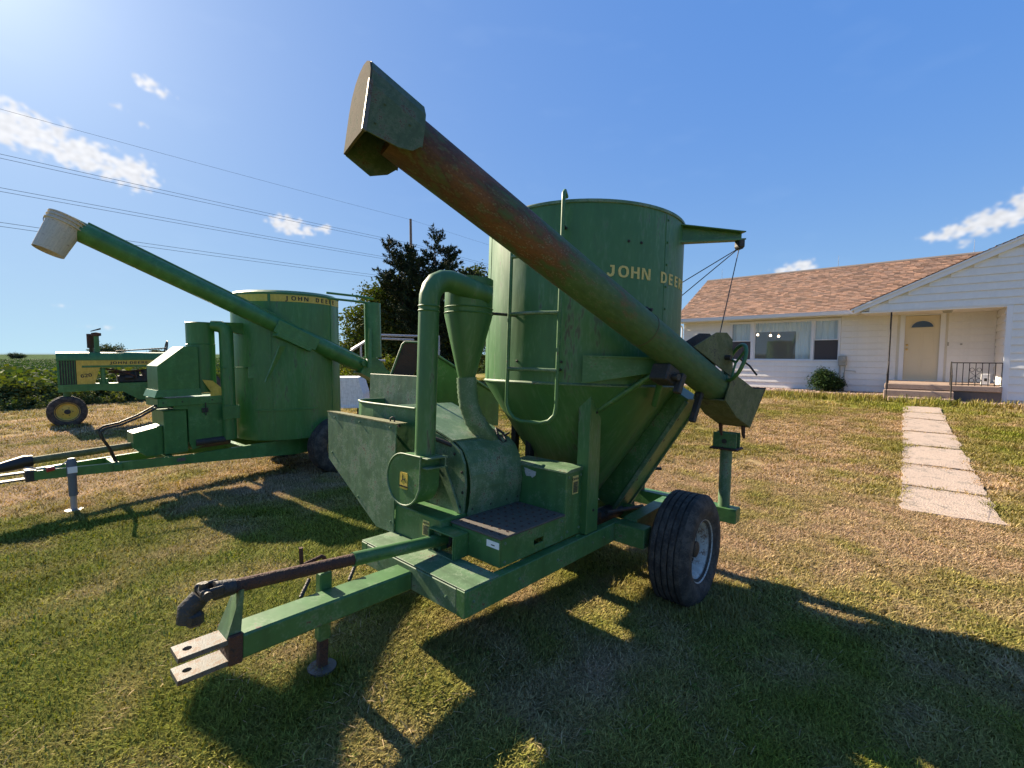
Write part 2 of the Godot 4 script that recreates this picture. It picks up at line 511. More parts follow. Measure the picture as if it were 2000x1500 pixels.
func sky_picture() -> Image:
	var w := 2048
	var h := 1024
	var puff := FastNoiseLite.new()
	puff.seed = 8
	puff.frequency = 0.22
	puff.fractal_octaves = 6
	puff.fractal_gain = 0.55
	var wisp := FastNoiseLite.new()
	wisp.seed = 3
	wisp.frequency = 0.05
	wisp.fractal_octaves = 4
	# clouds: bearing, height, half width, half height (degrees), tilt, thickness
	var clouds := [
		[-46.2, 18.1, 3.6, 1.7, -0.12, 1.05], [-42.4, 17.2, 3.0, 1.4, -0.12, 1.05], [-39.0, 16.5, 1.7, 1.5, 0.0, 0.95], [-51.5, 18.8, 3.5, 1.2, -0.1, 1.0],
		[-37.3, 24.1, 1.35, 0.55, -0.2, 0.75], [-39.8, 21.8, 0.6, 0.25, 0.0, 0.4], [-38.1, 20.9, 0.5, 0.25, 0.0, 0.35],
		[-25.7, 13.9, 1.9, 0.95, -0.1, 1.0], [-24.3, 13.5, 1.1, 0.7, 0.0, 0.8], [-21.9, 13.95, 0.85, 0.45, 0.0, 0.8],
		[43.4, 10.7, 1.8, 0.6, 0.1, 0.95], [46.0, 11.2, 2.3, 1.0, 0.15, 1.0], [49.0, 12.2, 2.6, 1.4, 0.2, 1.0], [44.4, 9.6, 0.6, 0.3, 0.0, 0.5], [53.5, 12.5, 3.5, 1.2, 0.0, 1.0],
		[31.6, 9.0, 1.9, 0.55, 0.1, 0.95], [27.5, 8.1, 0.7, 0.22, 0.0, 0.4], [-44.25, 4.32, 0.9, 0.14, 0.0, 0.5], [-41.9, 2.5, 1.3, 0.14, 0.0, 0.45], [16.9, 7.4, 1.2, 0.8, 0.0, 0.8],
		[80.0, 11.0, 5.0, 1.6, 0.0, 1.0], [104.0, 15.0, 4.0, 1.4, 0.1, 0.9], [135.0, 9.0, 6.0, 1.5, 0.0, 1.0], [170.0, 13.0, 5.0, 1.5, 0.0, 0.9], [-150.0, 10.0, 6.0, 1.6, 0.0, 1.0], [-118.0, 14.0, 4.0, 1.3, 0.1, 0.9], [-84.0, 12.0, 5.0, 1.4, 0.0, 1.0]]
	var sun := SUN_TOWARDS.normalized()
	var data := PackedFloat32Array()
	data.resize(w * h * 3)
	for y in h:
		var el := 90.0 - (y + 0.5) * 180.0 / h
		if el < -1.0:
			continue
		var e := maxf(el, 0.0)
		var t := 1.0 - exp(-e / 13.0)
		var t2 := e / 90.0
		var br := lerpf(0.40, 0.072, t) - 0.02 * t2
		var bg := lerpf(0.66, 0.262, t) - 0.06 * t2
		var bb := lerpf(0.86, 0.80, t) - 0.22 * t2
		var ce := cos(deg_to_rad(el))
		var se := sin(deg_to_rad(el))
		var near := []
		for k in clouds:
			if absf(el - k[1]) < k[3] * 2.2 + k[2] * absf(k[4]) * 2.0:
				near.append(k)
		for x in w:
			var az := (x + 0.5) * 360.0 / w
			if az > 180.0:
				az -= 360.0
			var ra := deg_to_rad(az)
			var dt := sin(ra) * ce * sun.x + se * sun.y - cos(ra) * ce * sun.z
			var ga := rad_to_deg(acos(clampf(dt, -1, 1)))
			var g1 := 0.6 * exp(-ga / 6.5)
			var g2 := 0.40 * exp(-ga / 27.0)
			var r := br + g1 + g2
			var g := bg + g1 * 0.97 + g2 * 0.95
			var b := bb + g1 * 0.9 + g2 * 0.55
			if near.size() > 0:
				var cover := -1.0
				for k in near:
					var dx: float = az - k[0]
					if absf(dx) > k[2] * 2.0:
						continue
					var dy: float = el - k[1] - dx * k[4]
					var q: float = dx * dx / (k[2] * k[2]) + dy * dy / (k[3] * k[3]) * (1.0 if dy > 0 else 1.7)
					cover = maxf(cover, k[5] * (1.0 - q * 0.62))
				if cover > -0.45:
					var nz := puff.get_noise_2d(az * 4.2, el * 6.5)
					var m := smooth01(0.10, 0.72, cover + nz * 1.05)
					if m > 0.0:
						var body := 0.84 + 0.24 * puff.get_noise_2d(az * 6.0 + 40.0, el * 9.0 + 1.3) + 0.16 * exp(-ga / 20.0)
						r += (body - r) * m * 0.94
						g += (body * 1.01 - g) * m * 0.94
						b += (body * 1.05 - b) * m * 0.94
			if el > 2.0 and el < 45.0:
				var thin := maxf(0.0, wisp.get_noise_2d(az * 1.6, el * 5.0) - 0.25) * 0.03
				r += thin; g += thin; b += thin * 0.7
			if el < 0.0:
				r = 0.30; g = 0.33; b = 0.26
			var i := (y * w + x) * 3
			data[i] = r; data[i + 1] = g; data[i + 2] = b
	var im := Image.create_from_data(w, h, false, Image.FORMAT_RGBF, data.to_byte_array())
	im.fill_rect(Rect2i(0, h / 2 + 6, w, h / 2 - 6), Color(0.30, 0.33, 0.26))
	return im


func make_view() -> void:
	var cam := Camera3D.new()
	cam.name = "camera"
	cam.fov = 80.25
	cam.near = 0.05
	cam.far = 6000.0
	cam.position = V(0, 1.75, 0)
	cam.rotation_degrees = V(-3.73, 0, 0)
	cam.current = true
	add_child(cam)
	var sky := Sky.new()
	var sm := PanoramaSkyMaterial.new()
	sm.panorama = ImageTexture.create_from_image(sky_picture())
	sky.sky_material = sm
	var env := Environment.new()
	env.background_mode = Environment.BG_SKY
	env.sky = sky
	env.background_energy_multiplier = 1.0 / EXPOSURE
	env.tonemap_mode = Environment.TONE_MAPPER_LINEAR
	env.tonemap_exposure = EXPOSURE
	env.sdfgi_enabled = true
	env.ssao_enabled = true
	env.ssil_enabled = true
	env.fog_enabled = false
	env.fog_density = 0.0007
	env.fog_light_color = Color(0.72, 0.8, 0.88)
	var we := WorldEnvironment.new()
	we.name = "environment"
	we.environment = env
	add_child(we)
	var sun := DirectionalLight3D.new()
	sun.name = "sun"
	sun.light_energy = 1.6
	sun.light_color = Color(1.0, 0.93, 0.82)
	sun.light_angular_distance = 0.55
	sun.shadow_enabled = true
	add_child(sun)
	sun.look_at_from_position(Vector3.ZERO, -SUN_TOWARDS)


# ---------------------------------------------------------------- ground
func ground_height(x: float, z: float) -> float:
	var l := house_inv * V(x, 0, z)
	var t := clampf((13.0 - l.z) / 10.5, 0.0, 1.0)
	var far := 1.0 - clampf((-l.z - 12.0) / 40.0, 0.0, 1.0)
	var side := 1.0 - clampf((-l.x - 14.0) / 20.0, 0.0, 1.0)
	var r2 := (x + 1.04) * (x + 1.04) + (z + 2.30) * (z + 2.30)   # a low rise under the near mixer's hitch
	return 0.49 * t * t * (3.0 - 2.0 * t) * far * far * side + 0.205 * exp(-r2 / 3.0) + 0.012 * lawn_noise.get_noise_2d(x * 9.0, z * 9.0)


# 0 fresh green .. 1 dry straw
func dryness(x: float, z: float) -> float:
	var d := -z
	var l := house_inv * V(x, 0, z)
	var n := lawn_noise.get_noise_2d(x * 4.0, z * 4.0) * 0.75 + lawn_noise.get_noise_2d(x * 16.0 + 50.0, z * 16.0) * 0.60
	var bias := 0.27 - 0.12 * smooth01(0.9, -0.4, x) * smooth01(5.0, 4.2, d)
	bias += 0.55 * smooth01(4.6, 5.8, d) * smooth01(-1.5, -3.0, x)           # worn yard round the far mixer
	bias += 0.58 * smooth01(0.6, 1.6, x) * smooth01(2.6, 4.0, d)              # open lawn before the house
	bias -= 0.45 * smooth01(6.5, 2.8, l.z) * smooth01(-9.0, -7.0, l.x)        # greener strip along the house
	bias -= 0.38 * smooth01(1.3, 0.3, absf(l.x - 1.7)) * smooth01(3.0, 5.0, l.z) * smooth01(14.5, 12.5, l.z)
	bias -= 0.25 * smooth01(0.8, 0.1, absf(l.x + 0.15)) * smooth01(3.0, 5.0, l.z) * smooth01(11.5, 9.5, l.z)
	bias += 0.25 * smooth01(-0.5, 0.6, x) * smooth01(1.2, 2.2, d) * smooth01(4.5, 2.5, d)
	return clampf(bias + n, 0.0, 1.0)


func lawn_color(x: float, z: float) -> Color:
	var t := dryness(x, z)
	var fresh := Color(0.205, 0.225, 0.036)
	var olive := Color(0.30, 0.255, 0.085)
	var straw := Color(0.43, 0.305, 0.185)
	return fresh.lerp(olive, t * 2.0) if t < 0.5 else olive.lerp(straw, t * 2.0 - 1.0)


func field_edge(x: float, z: float) -> float:
	# metres beyond the line where the mown yard ends (towards the field, on the far left)
	return (V(x, 0, z) - V(-15.3, 0, -13.9)).dot(V(-0.872, 0, -0.49))


func make_ground() -> void:
	var g := G.new()
	g.colored = true
	var rs := [0.0]
	var r := 0.5
	while r < 5000.0:
		rs.append(r)
		r *= 1.045 if r < 60.0 else 1.25
	var seg := 128
	var rows := []
	for i in rs.size():
		var row := []
		for j in seg:
			var a := TAU * j / seg
			var x: float = rs[i] * sin(a)
			var z: float = -rs[i] * cos(a)
			var col := lawn_color(x, z)
			var fe := field_edge(x, z)
			if fe > 0.0:
				col = Color(0.10, 0.12, 0.05)   # bean field and weeds
			elif rs[i] > 60.0:
				col = Color(0.10, 0.12, 0.05)
			row.append([V(x, ground_height(x, z), z), col])
		rows.append(row)
	var vs := PackedVector3Array()
	var cs := PackedColorArray()
	var ns := PackedVector3Array()
	var ix := PackedInt32Array()
	for i in rows.size():
		for j in seg:
			vs.append(rows[i][j][0]); cs.append(rows[i][j][1])
			var p: Vector3 = rows[i][j][0]
			var hx := ground_height(p.x + 0.1, p.z) - ground_height(p.x - 0.1, p.z)
			var hz := ground_height(p.x, p.z + 0.1) - ground_height(p.x, p.z - 0.1)
			ns.append(V(-hx, 0.2, -hz).normalized())
	for i in rows.size() - 1:
		for j in seg:
			var a := i * seg + j
			var b := i * seg + (j + 1) % seg
			ix.append_array(PackedInt32Array([a, a + seg, b + seg, a, b + seg, b]))
	var arr := []
	arr.resize(Mesh.ARRAY_MAX)
	arr[Mesh.ARRAY_VERTEX] = vs
	arr[Mesh.ARRAY_NORMAL] = ns
	arr[Mesh.ARRAY_COLOR] = cs
	arr[Mesh.ARRAY_INDEX] = ix
	var am := ArrayMesh.new()
	am.add_surface_from_arrays(Mesh.PRIMITIVE_TRIANGLES, arr)
	var o := MeshInstance3D.new()
	o.name = "ground"
	o.mesh = am
	o.material_override = mats.soil
	o.set_meta("kind", "structure")
	add_child(o)


func copies(called: String, mesh: Mesh, m: Material, places: Array, colors: PackedColorArray, label: String, category: String) -> void:
	var mm := MultiMesh.new()
	mm.transform_format = MultiMesh.TRANSFORM_3D
	mm.use_colors = true
	mm.mesh = mesh
	mm.instance_count = places.size()
	for i in places.size():
		mm.set_instance_transform(i, places[i])
		mm.set_instance_color(i, colors[i])
	var o := MultiMeshInstance3D.new()
	o.name = called
	o.multimesh = mm
	o.material_override = m
	add_child(o)
	o.set_meta("kind", "stuff")
	tag(o, label, category)


func blade(g: G, base: Vector3, dir: Vector3, length: float, width: float, lift: float) -> void:
	var side := dir.cross(Vector3.UP).normalized() * width * 0.5
	var mid := base + dir * length * 0.5 + Vector3.UP * lift * 0.75
	var tip := base + dir * length + Vector3.UP * lift
	var k := (dir * -0.5 + Vector3.UP).normalized()
	g.tri(base - side, base + side, mid + side * 0.8, k, k, k)
	g.tri(base - side, mid + side * 0.8, mid - side * 0.8, k, k, k)
	g.tri(mid - side * 0.8, mid + side * 0.8, tip, k, k, k)


func make_lawn() -> void:
	var tuft := G.new()
	tuft.colored = true
	for i in 24:
		var a := rng.randf() * TAU
		var d := V(sin(a), 0, cos(a))
		var s := rng.randf_range(0.7, 1.15)
		tuft.tint = Color(s, s * rng.randf_range(0.92, 1.06), s * 0.95)
		blade(tuft, V(rng.randf_range(-0.03, 0.03), -0.004, rng.randf_range(-0.03, 0.03)), d, rng.randf_range(0.010, 0.036), rng.randf_range(0.0026, 0.0052), rng.randf_range(0.006, 0.031))
	var places := []
	var cols := PackedColorArray()
	# [how many, nearest, farthest, size]
	for w in [[78000, 1.0, 3.4, 1.0], [74000, 3.4, 7.0, 1.3], [60000, 7.0, 14.0, 1.8], [26000, 14.0, 26.0, 2.8]]:
		for i in int(w[0]):
			var az := deg_to_rad(rng.randf_range(-58.0, 58.0))
			var r := sqrt(rng.randf_range(w[1] * w[1], w[2] * w[2]))
			var x := r * sin(az)
			var z := -r * cos(az)
			if r > 9.0 and field_edge(x, z) > -0.2:
				continue
			if x > 3.0:
				var l := house_inv * V(x, 0, z)
				var f0 := (12.42 - l.z) / 8.27
				var gap := false
				for cut in [11.30, 10.05, 8.72, 7.50, 6.10, 5.20]:
					if absf(l.z - cut) < 0.06 + 0.05 * fine_noise.get_noise_2d(l.x * 9.0, cut * 7.0):
						gap = true
				var creep := 0.03 + 0.06 * fine_noise.get_noise_2d(l.z * 11.0, l.x)
				if not gap and l.x > lerpf(0.33, 0.155, f0) + creep and l.x < lerpf(1.15, 0.80, f0) - creep and l.z > 4.15 and l.z < 12.40:
					continue
				if l.z < 2.95 and not (l.z > 1.5 and l.x < -0.4):
					continue
			var t := dryness(x, z)
			var bare := fine_noise.get_noise_2d(x * 7.0, z * 7.0)
			if rng.randf() < 0.25 * t + 0.25 * maxf(0.0, fine_noise.get_noise_2d(x * 30.0, z * 30.0)) + 5.0 * maxf(0.0, bare - 0.42):
				continue
			var s: float = w[3] * rng.randf_range(0.65, 1.35)
			var hgt := s * rng.randf_range(0.7, 1.25) * lerpf(1.1, 0.8, t)
			if x > 3.0:
				var l2 := house_inv * V(x, 0, z)
				if l2.z < 3.8 and l2.z > 2.2:
					hgt *= 2.2
			var b := Basis(Vector3.UP, rng.randf() * TAU).scaled(V(s, hgt, s))
			places.append(Transform3D(b, V(x, ground_height(x, z), z)))
			var c := lawn_color(x, z)
			var f := rng.randf_range(0.55, 1.5) * (1.0 + 0.55 * fine_noise.get_noise_2d(x * 55.0, z * 55.0))
			cols.append(Color(c.r * f, c.g * f * rng.randf_range(0.93, 1.05), c.b * f))
	# longer, unmown grass against the tyres, the jack and the rest post
	for w in [[V(1.224, 0, -3.145), 0.42, 420], [V(-0.92, 0, -2.11), 0.10, 90], [V(-2.62, 0, -6.74), 0.45, 260], [V(-5.0, 0, -5.08), 0.12, 70], [V(-10.85, 0, -11.05), 0.4, 160], [V(0.0, 0, -4.25), 0.45, 260]]:
		for i in int(w[2]):
			var a := rng.randf() * TAU
			var rr: float = w[1] * rng.randf_range(0.55, 1.25)
			var p: Vector3 = w[0] + V(cos(a) * rr, 0, sin(a) * rr * 0.8)
			var s := rng.randf_range(0.8, 1.3)
			places.append(Transform3D(Basis(Vector3.UP, rng.randf() * TAU).scaled(V(s, s * rng.randf_range(1.3, 2.4), s)), V(p.x, ground_height(p.x, p.z), p.z)))
			var c := lawn_color(p.x, p.z)
			cols.append(c * rng.randf_range(0.8, 1.2))
	copies("lawn_grass", tuft.mesh(), mats.grass, places, cols, "short mown lawn grass, green and straw coloured in patches", "grass")
	# dead stems and clippings lying on the turf
	var straw := G.new()
	straw.colored = true
	for i in 5:
		var a := rng.randf() * TAU
		straw.tint = Color(1, 1, 1) * rng.randf_range(0.75, 1.2)
		blade(straw, V(rng.randf_range(-0.05, 0.05), 0.012, rng.randf_range(-0.05, 0.05)), V(sin(a), 0, cos(a)), rng.randf_range(0.02, 0.05), rng.randf_range(0.0014, 0.0026), rng.randf_range(0.0, 0.014))
	var lying := []
	var pale := PackedColorArray()
	for i in 13000:
		var az := deg_to_rad(rng.randf_range(-58.0, 58.0))
		var r := sqrt(rng.randf_range(1.0, 60.0))
		var x := r * sin(az)
		var z := -r * cos(az)
		if rng.randf() > 0.05 + 0.9 * dryness(x, z):
			continue
		var s := rng.randf_range(0.7, 1.4)
		lying.append(Transform3D(Basis(Vector3.UP, rng.randf() * TAU).scaled(V(s, s, s)), V(x, ground_height(x, z) + 0.01, z)))
		var f := rng.randf_range(0.7, 1.2)
		pale.append(Color(0.44 * f, 0.33 * f, 0.19 * f))
	copies("dead_grass", straw.mesh(), mats.grass, lying, pale, "pale dead grass stems scattered over the lawn", "grass")
	# clover and crabgrass leaves lying among the blades, close by
	var rosette := G.new()
	rosette.colored = true
	for i in 7:
		var a := TAU * i / 7.0 + rng.randf_range(-0.3, 0.3)
		rosette.tint = Color(1, 1, 1) * rng.randf_range(0.8, 1.15)
		blade(rosette, V(0, 0.004, 0), V(sin(a), 0, cos(a)), rng.randf_range(0.03, 0.055), 0.012, rng.randf_range(0.004, 0.016))
	places = []
	cols = PackedColorArray()
	for i in 9000:
		var az := deg_to_rad(rng.randf_range(-58.0, 58.0))
		var r := sqrt(rng.randf_range(1.0, 36.0))
		var x := r * sin(az)
		var z := -r * cos(az)
		if dryness(x, z) > 0.55 or rng.randf() > 0.5 + fine_noise.get_noise_2d(x * 8.0, z * 8.0):
			continue
		var s := rng.randf_range(0.3, 0.7)
		places.append(Transform3D(Basis(Vector3.UP, rng.randf() * TAU).scaled(V(s, s, s)), V(x, ground_height(x, z) + 0.012, z)))
		var f := rng.randf_range(0.8, 1.25)
		cols.append(Color(0.17 * f, 0.225 * f, 0.045 * f))
	copies("crabgrass", rosette.mesh(), mats.grass, places, cols, "flat rosettes of crabgrass spread through the near lawn", "weeds")


# ---------------------------------------------------------------- plants
func leaf(g: G, at: Vector3, size: float) -> void:
	var d := V(rng.randf_range(-1, 1), rng.randf_range(-0.7, 0.7), rng.randf_range(-1, 1)).normalized()
	var s := d.cross(V(rng.randf_range(-1, 1), rng.randf_range(-1, 1), rng.randf_range(-1, 1))).normalized() * size * 0.32
	var k := d.cross(s).normalized()
	if k.y < 0:
		k = -k
	var m := at + d * size * 0.45 + k * size * 0.06
	g.tri(at, m + s, at + d * size, k, k, k)
	g.tri(at, at + d * size, m - s, k, k, k)


func leafy_tree(called: String, label: String, at: Vector3, lobes: Array, leaves: int, size: float, tone: Color, trunk_h: float, trunk_r: float, group := "") -> void:
	var t := thing(called, label, "tree", Transform3D(Basis(), at), group)
	var tr := G.new()
	tr.tube([V(0, -0.2, 0), V(0.05, trunk_h * 0.5, 0.03), V(0, trunk_h, 0)], [trunk_r * 1.3, trunk_r, trunk_r * 0.7], 9)
	for l in lobes:
		var c: Vector3 = l[0]
		tr.tube([V(0, trunk_h * 0.55, 0), (V(0, trunk_h, 0) + c) * 0.5 + V(0, 0.2, 0), c + V(0, l[1].y * 0.4, 0)], [trunk_r * 0.5, trunk_r * 0.3, trunk_r * 0.08], 6)
	part(tr, "trunk", mats.bark, t)
	var g := G.new()
	g.colored = true
	var total := 0.0
	for l in lobes:
		total += l[1].x * l[1].y
	for l in lobes:
		var c: Vector3 = l[0]
		var e: Vector3 = l[1]
		var k := int(leaves * e.x * e.y / total / 26.0)
		for q in k:
			var d := V(rng.randfn(), rng.randfn() * 0.9, rng.randfn()).normalized()
			var p := c + d * e * pow(rng.randf(), 0.42) * rng.randf_range(0.82, 1.16)
			var spread := size * rng.randf_range(1.4, 2.6)
			var f := rng.randf_range(0.7, 1.3)
			for w in 26:
				var v := rng.randf_range(0.8, 1.2) * f
				g.tint = Color(tone.r * v * rng.randf_range(0.85, 1.25), tone.g * v, tone.b * v)
				leaf(g, p + V(rng.randfn(), rng.randfn() * 0.8, rng.randfn()) * spread * 0.55, size * rng.randf_range(0.7, 1.2))
	part(g, "crown", mats.leaf, t)


func make_cedar() -> void:
	var at := V(-3.45, 0.1, -20.0)
	var t := thing("cedar_tree", "dark spiky cedar tree rising in front of the utility pole", "tree", Transform3D(Basis(), at))
	var wood := G.new()
	var g := G.new()
	g.colored = true
	# leaders: foot, tip, how full
	var leaders := [[V(0.0, 0, 0), V(0.15, 6.75, 0.1), 1.0], [V(-0.1, 2.0, 0), V(-1.9, 6.35, 0.2), 0.95], [V(0, 2.6, 0.1), V(-1.1, 6.25, -0.4), 0.85], [V(0.1, 2.6, 0), V(0.75, 6.05, 0.2), 0.85], [V(0.1, 1.8, 0), V(1.6, 5.0, 0.2), 0.9], [V(0.0, 1.6, 0), V(-0.5, 5.6, 0.9), 0.9], [V(0.0, 1.4, 0), V(-1.9, 5.0, 0.5), 0.9]]
	for l in leaders:
		var a: Vector3 = l[0]
		var b: Vector3 = l[1]
		var axis := (b - a)
		wood.tube([a, a + axis * 0.5 + V(0.06, 0.1, 0), b], [0.15 * l[2], 0.07 * l[2], 0.01], 7)
		var count := int(66 * l[2])
		for i in count:
			var f := (i + rng.randf()) / count
			if f < 0.10:
				continue
			var p := a + axis * f
			var az := rng.randf() * TAU
			var length: float = (1.85 * l[2] * pow(1.0 - f, 0.6) + 0.16) * rng.randf_range(0.45, 1.25)
			var dir := V(cos(az), rng.randf_range(0.0, 0.55) + f * 0.5, sin(az)).normalized()
			var twigs := int(length / 0.16) + 2
			wood.tube([p, p + dir * length * 0.9], [0.018, 0.005], 4, false)
			for q in twigs:
				# flat sprays leave the branch to both sides and tip upwards
				var s := (q + 0.3 + 0.7 * rng.randf()) / twigs
				var c := p + dir * length * s
				var out := (dir + V(rng.randfn() * 0.55, 0.25 + rng.randfn() * 0.25, rng.randfn() * 0.55)).normalized()
				var reach := rng.randf_range(0.16, 0.38) * (1.15 - 0.5 * s)
				var shade := rng.randf_range(0.65, 1.35)
				for w in 32:
					var h := rng.randf()
					var o := out * reach * h + V(rng.randfn(), rng.randfn() * 0.8, rng.randfn()) * 0.05 * (1.15 - h)
					var d := (out * rng.randf_range(0.5, 1.4) + V(rng.randfn(), rng.randfn() + 0.2, rng.randfn()) * 0.5).normalized()
					var len2 := rng.randf_range(0.06, 0.13)
					var sd := d.cross(V(rng.randfn(), rng.randfn(), rng.randfn())).normalized() * 0.022
					var k := d.cross(sd).normalized()
					var v := rng.randf_range(0.7, 1.3) * shade
					g.tint = Color(0.030 * v, 0.045 * v, 0.022 * v)
					g.tri(c + o - sd, c + o + sd, c + o + d * len2, k, k, k)
	part(wood, "trunk", mats.bark, t)
	part(g, "crown", mats.needle, t)


func plant_mesh(stems: int, leaves: int, height: float, spread: float, size: float) -> ArrayMesh:
	var g := G.new()
	g.colored = true
	for s in stems:
		var a := rng.randf() * TAU
		var top := V(cos(a), 0, sin(a)) * spread * rng.randf_range(0.2, 1.0) + V(0, height * rng.randf_range(0.7, 1.1), 0)
		g.tint = Color(0.7, 0.6, 0.5)
		g.tube([Vector3.ZERO, top * 0.5 + V(0, 0.04, 0), top], [0.006, 0.005, 0.002], 3, false)
		for i in leaves:
			var f := rng.randf_range(0.2, 1.0)
			g.tint = Color(1, 1, 1) * rng.randf_range(0.7, 1.25)
			leaf(g, top * f + V(rng.randfn(), rng.randfn() * 0.5, rng.randfn()) * spread * 0.22, size * rng.randf_range(0.6, 1.2))
	return g.mesh()


func make_far_plants() -> void:
	# rough weeds between the mown yard and the bean field
	var places := []
	var cols := PackedColorArray()
	for i in 6000:
		var s := rng.randf_range(-5.0, 40.0)
		var e := rng.randf_range(0.0, 9.0)
		var p := V(-15.3, 0, -13.9) + V(0.49, 0, -0.872) * s + V(-0.872, 0, -0.49) * e
		var k := 0.35 + 0.75 * smooth01(0.1, 2.2, e) * (1.0 - 0.3 * smooth01(5.0, 9.0, e)) + 0.45 * lawn_noise.get_noise_2d(p.x * 12.0, p.z * 12.0)
		if k < 0.15:
			continue
		k *= rng.randf_range(0.65, 1.15)
		places.append(Transform3D(Basis(Vector3.UP, rng.randf() * TAU).scaled(V(k * 1.25, k, k * 1.25)), p))
		var f := rng.randf_range(0.7, 1.25)
		var kind := clampf(0.5 + lawn_noise.get_noise_2d(p.x * 20.0, p.z * 20.0 + 90.0) * 1.3, 0, 1)
		cols.append(Color(lerpf(0.085, 0.18, kind) * f, lerpf(0.13, 0.185, kind) * f, lerpf(0.05, 0.06, kind) * f))
	copies("roadside_weeds", plant_mesh(5, 16, 0.85, 0.32, 0.15), mats.leaf, places, cols, "thick band of tall roadside weeds behind the green tractor", "weeds")
	places = []
	cols = PackedColorArray()
	for row in 150:
		var e := 11.0 + row * 0.76
		var step := 0.32 + row * 0.01
		var s := -26.0 - row * 0.6
		while s < 60.0 + row * 0.4:
			s += step * rng.randf_range(0.7, 1.3)
			var p := V(-15.3, 0, -13.9) + V(0.49, 0, -0.872) * s + V(-0.872, 0, -0.49) * (e + rng.randf_range(-0.12, 0.12))
			var az := rad_to_deg(atan2(p.x, -p.z))
			if az < -60.0 or az > -28.0:
				continue
			var k := rng.randf_range(0.8, 1.15) * (1.0 + row * 0.006)
			places.append(Transform3D(Basis(Vector3.UP, rng.randf() * TAU).scaled(V(k, rng.randf_range(0.85, 1.1), k)), p))
			var f := rng.randf_range(0.8, 1.2)
			cols.append(Color(0.075 * f, 0.125 * f, 0.055 * f))
	copies("soybean_crop", plant_mesh(4, 12, 0.72, 0.34, 0.13), mats.leaf, places, cols, "rows of green soybean plants stretching to the horizon", "crop")
	var far := G.new()
	far.colored = true
	far.tint = Color(0.07, 0.12, 0.05)
	var q0 := V(-15.3, 0.62, -13.9) + V(-0.872, 0, -0.49) * 120.0
	var al := V(0.49, 0, -0.872)
	far.quad(q0 - al * 900.0, q0 + al * 1500.0, q0 + al * 1500.0 + V(-0.872, 0, -0.49) * 2500.0, q0 - al * 900.0 + V(-0.872, 0, -0.49) * 2500.0, Vector3.UP)
	var fo := MeshInstance3D.new()
	fo.name = "field"
	fo.mesh = far.mesh()
	fo.material_override = mats.soil
	fo.set_meta("kind", "structure")
	add_child(fo)

	make_cedar()
	leafy_tree("bushy_tree", "light green bushy tree on the field side of the cedar", V(-6.2, 0.1, -21.5), [[V(0, 2.6, 0), V(1.7, 1.9, 1.6)], [V(0.6, 4.0, 0.2), V(1.3, 1.2, 1.3)], [V(-0.8, 1.5, 0.5), V(1.1, 1.3, 1.1)], [V(1.3, 1.8, 0.4), V(1.4, 1.6, 1.4)]], 30000, 0.15, Color(0.095, 0.115, 0.028), 2.4, 0.14)
	leafy_tree("bushy_tree", "olive leafy tree crown showing on the house side of the cedar", V(-2.1, 0.15, -22.5), [[V(0, 3.2, 0), V(1.6, 2.2, 1.6)], [V(0.2, 4.9, 0), V(1.0, 0.9, 1.0)], [V(-0.7, 2.0, 0.3), V(1.4, 1.6, 1.4)], [V(0.9, 3.8, 0), V(0.8, 1.0, 0.9)]], 28000, 0.14, Color(0.085, 0.105, 0.03), 2.6, 0.14)
	leafy_tree("bushy_tree", "low yellowish green bush in front of the grey railing", V(-4.0, 0.1, -15.6), [[V(0, 0.9, 0), V(1.1, 0.75, 0.8)], [V(0.9, 0.8, 0.1), V(0.9, 0.65, 0.7)], [V(-0.9, 0.7, 0.1), V(0.8, 0.6, 0.7)]], 12000, 0.11, Color(0.13, 0.145, 0.03), 0.7, 0.05)
	# far hedgerow trees beyond the field
	for w in [[-93.0, -105.0, 0.9, "grey green field tree far off behind the tractor's grille"], [-71.0, -92.0, 0.62, "small far tree showing over the tractor's hood"], [-128.0, -118.0, 0.5, "tiny round tree alone on the bean field horizon"]]:
		var s: float = w[2]
		leafy_tree("far_tree", w[3], V(w[0], 0, w[1]), [[V(-1.5, 3.0, 0) * s, V(2.6, 1.5, 2.2) * s], [V(2.2, 2.8, 0) * s, V(2.4, 1.1, 2.0) * s], [V(0, 2.2, 0) * s, V(3.4, 1.3, 2.4) * s]], 5200, 0.34 * s, Color(0.075, 0.09, 0.06), 2.4 * s, 0.22 * s)


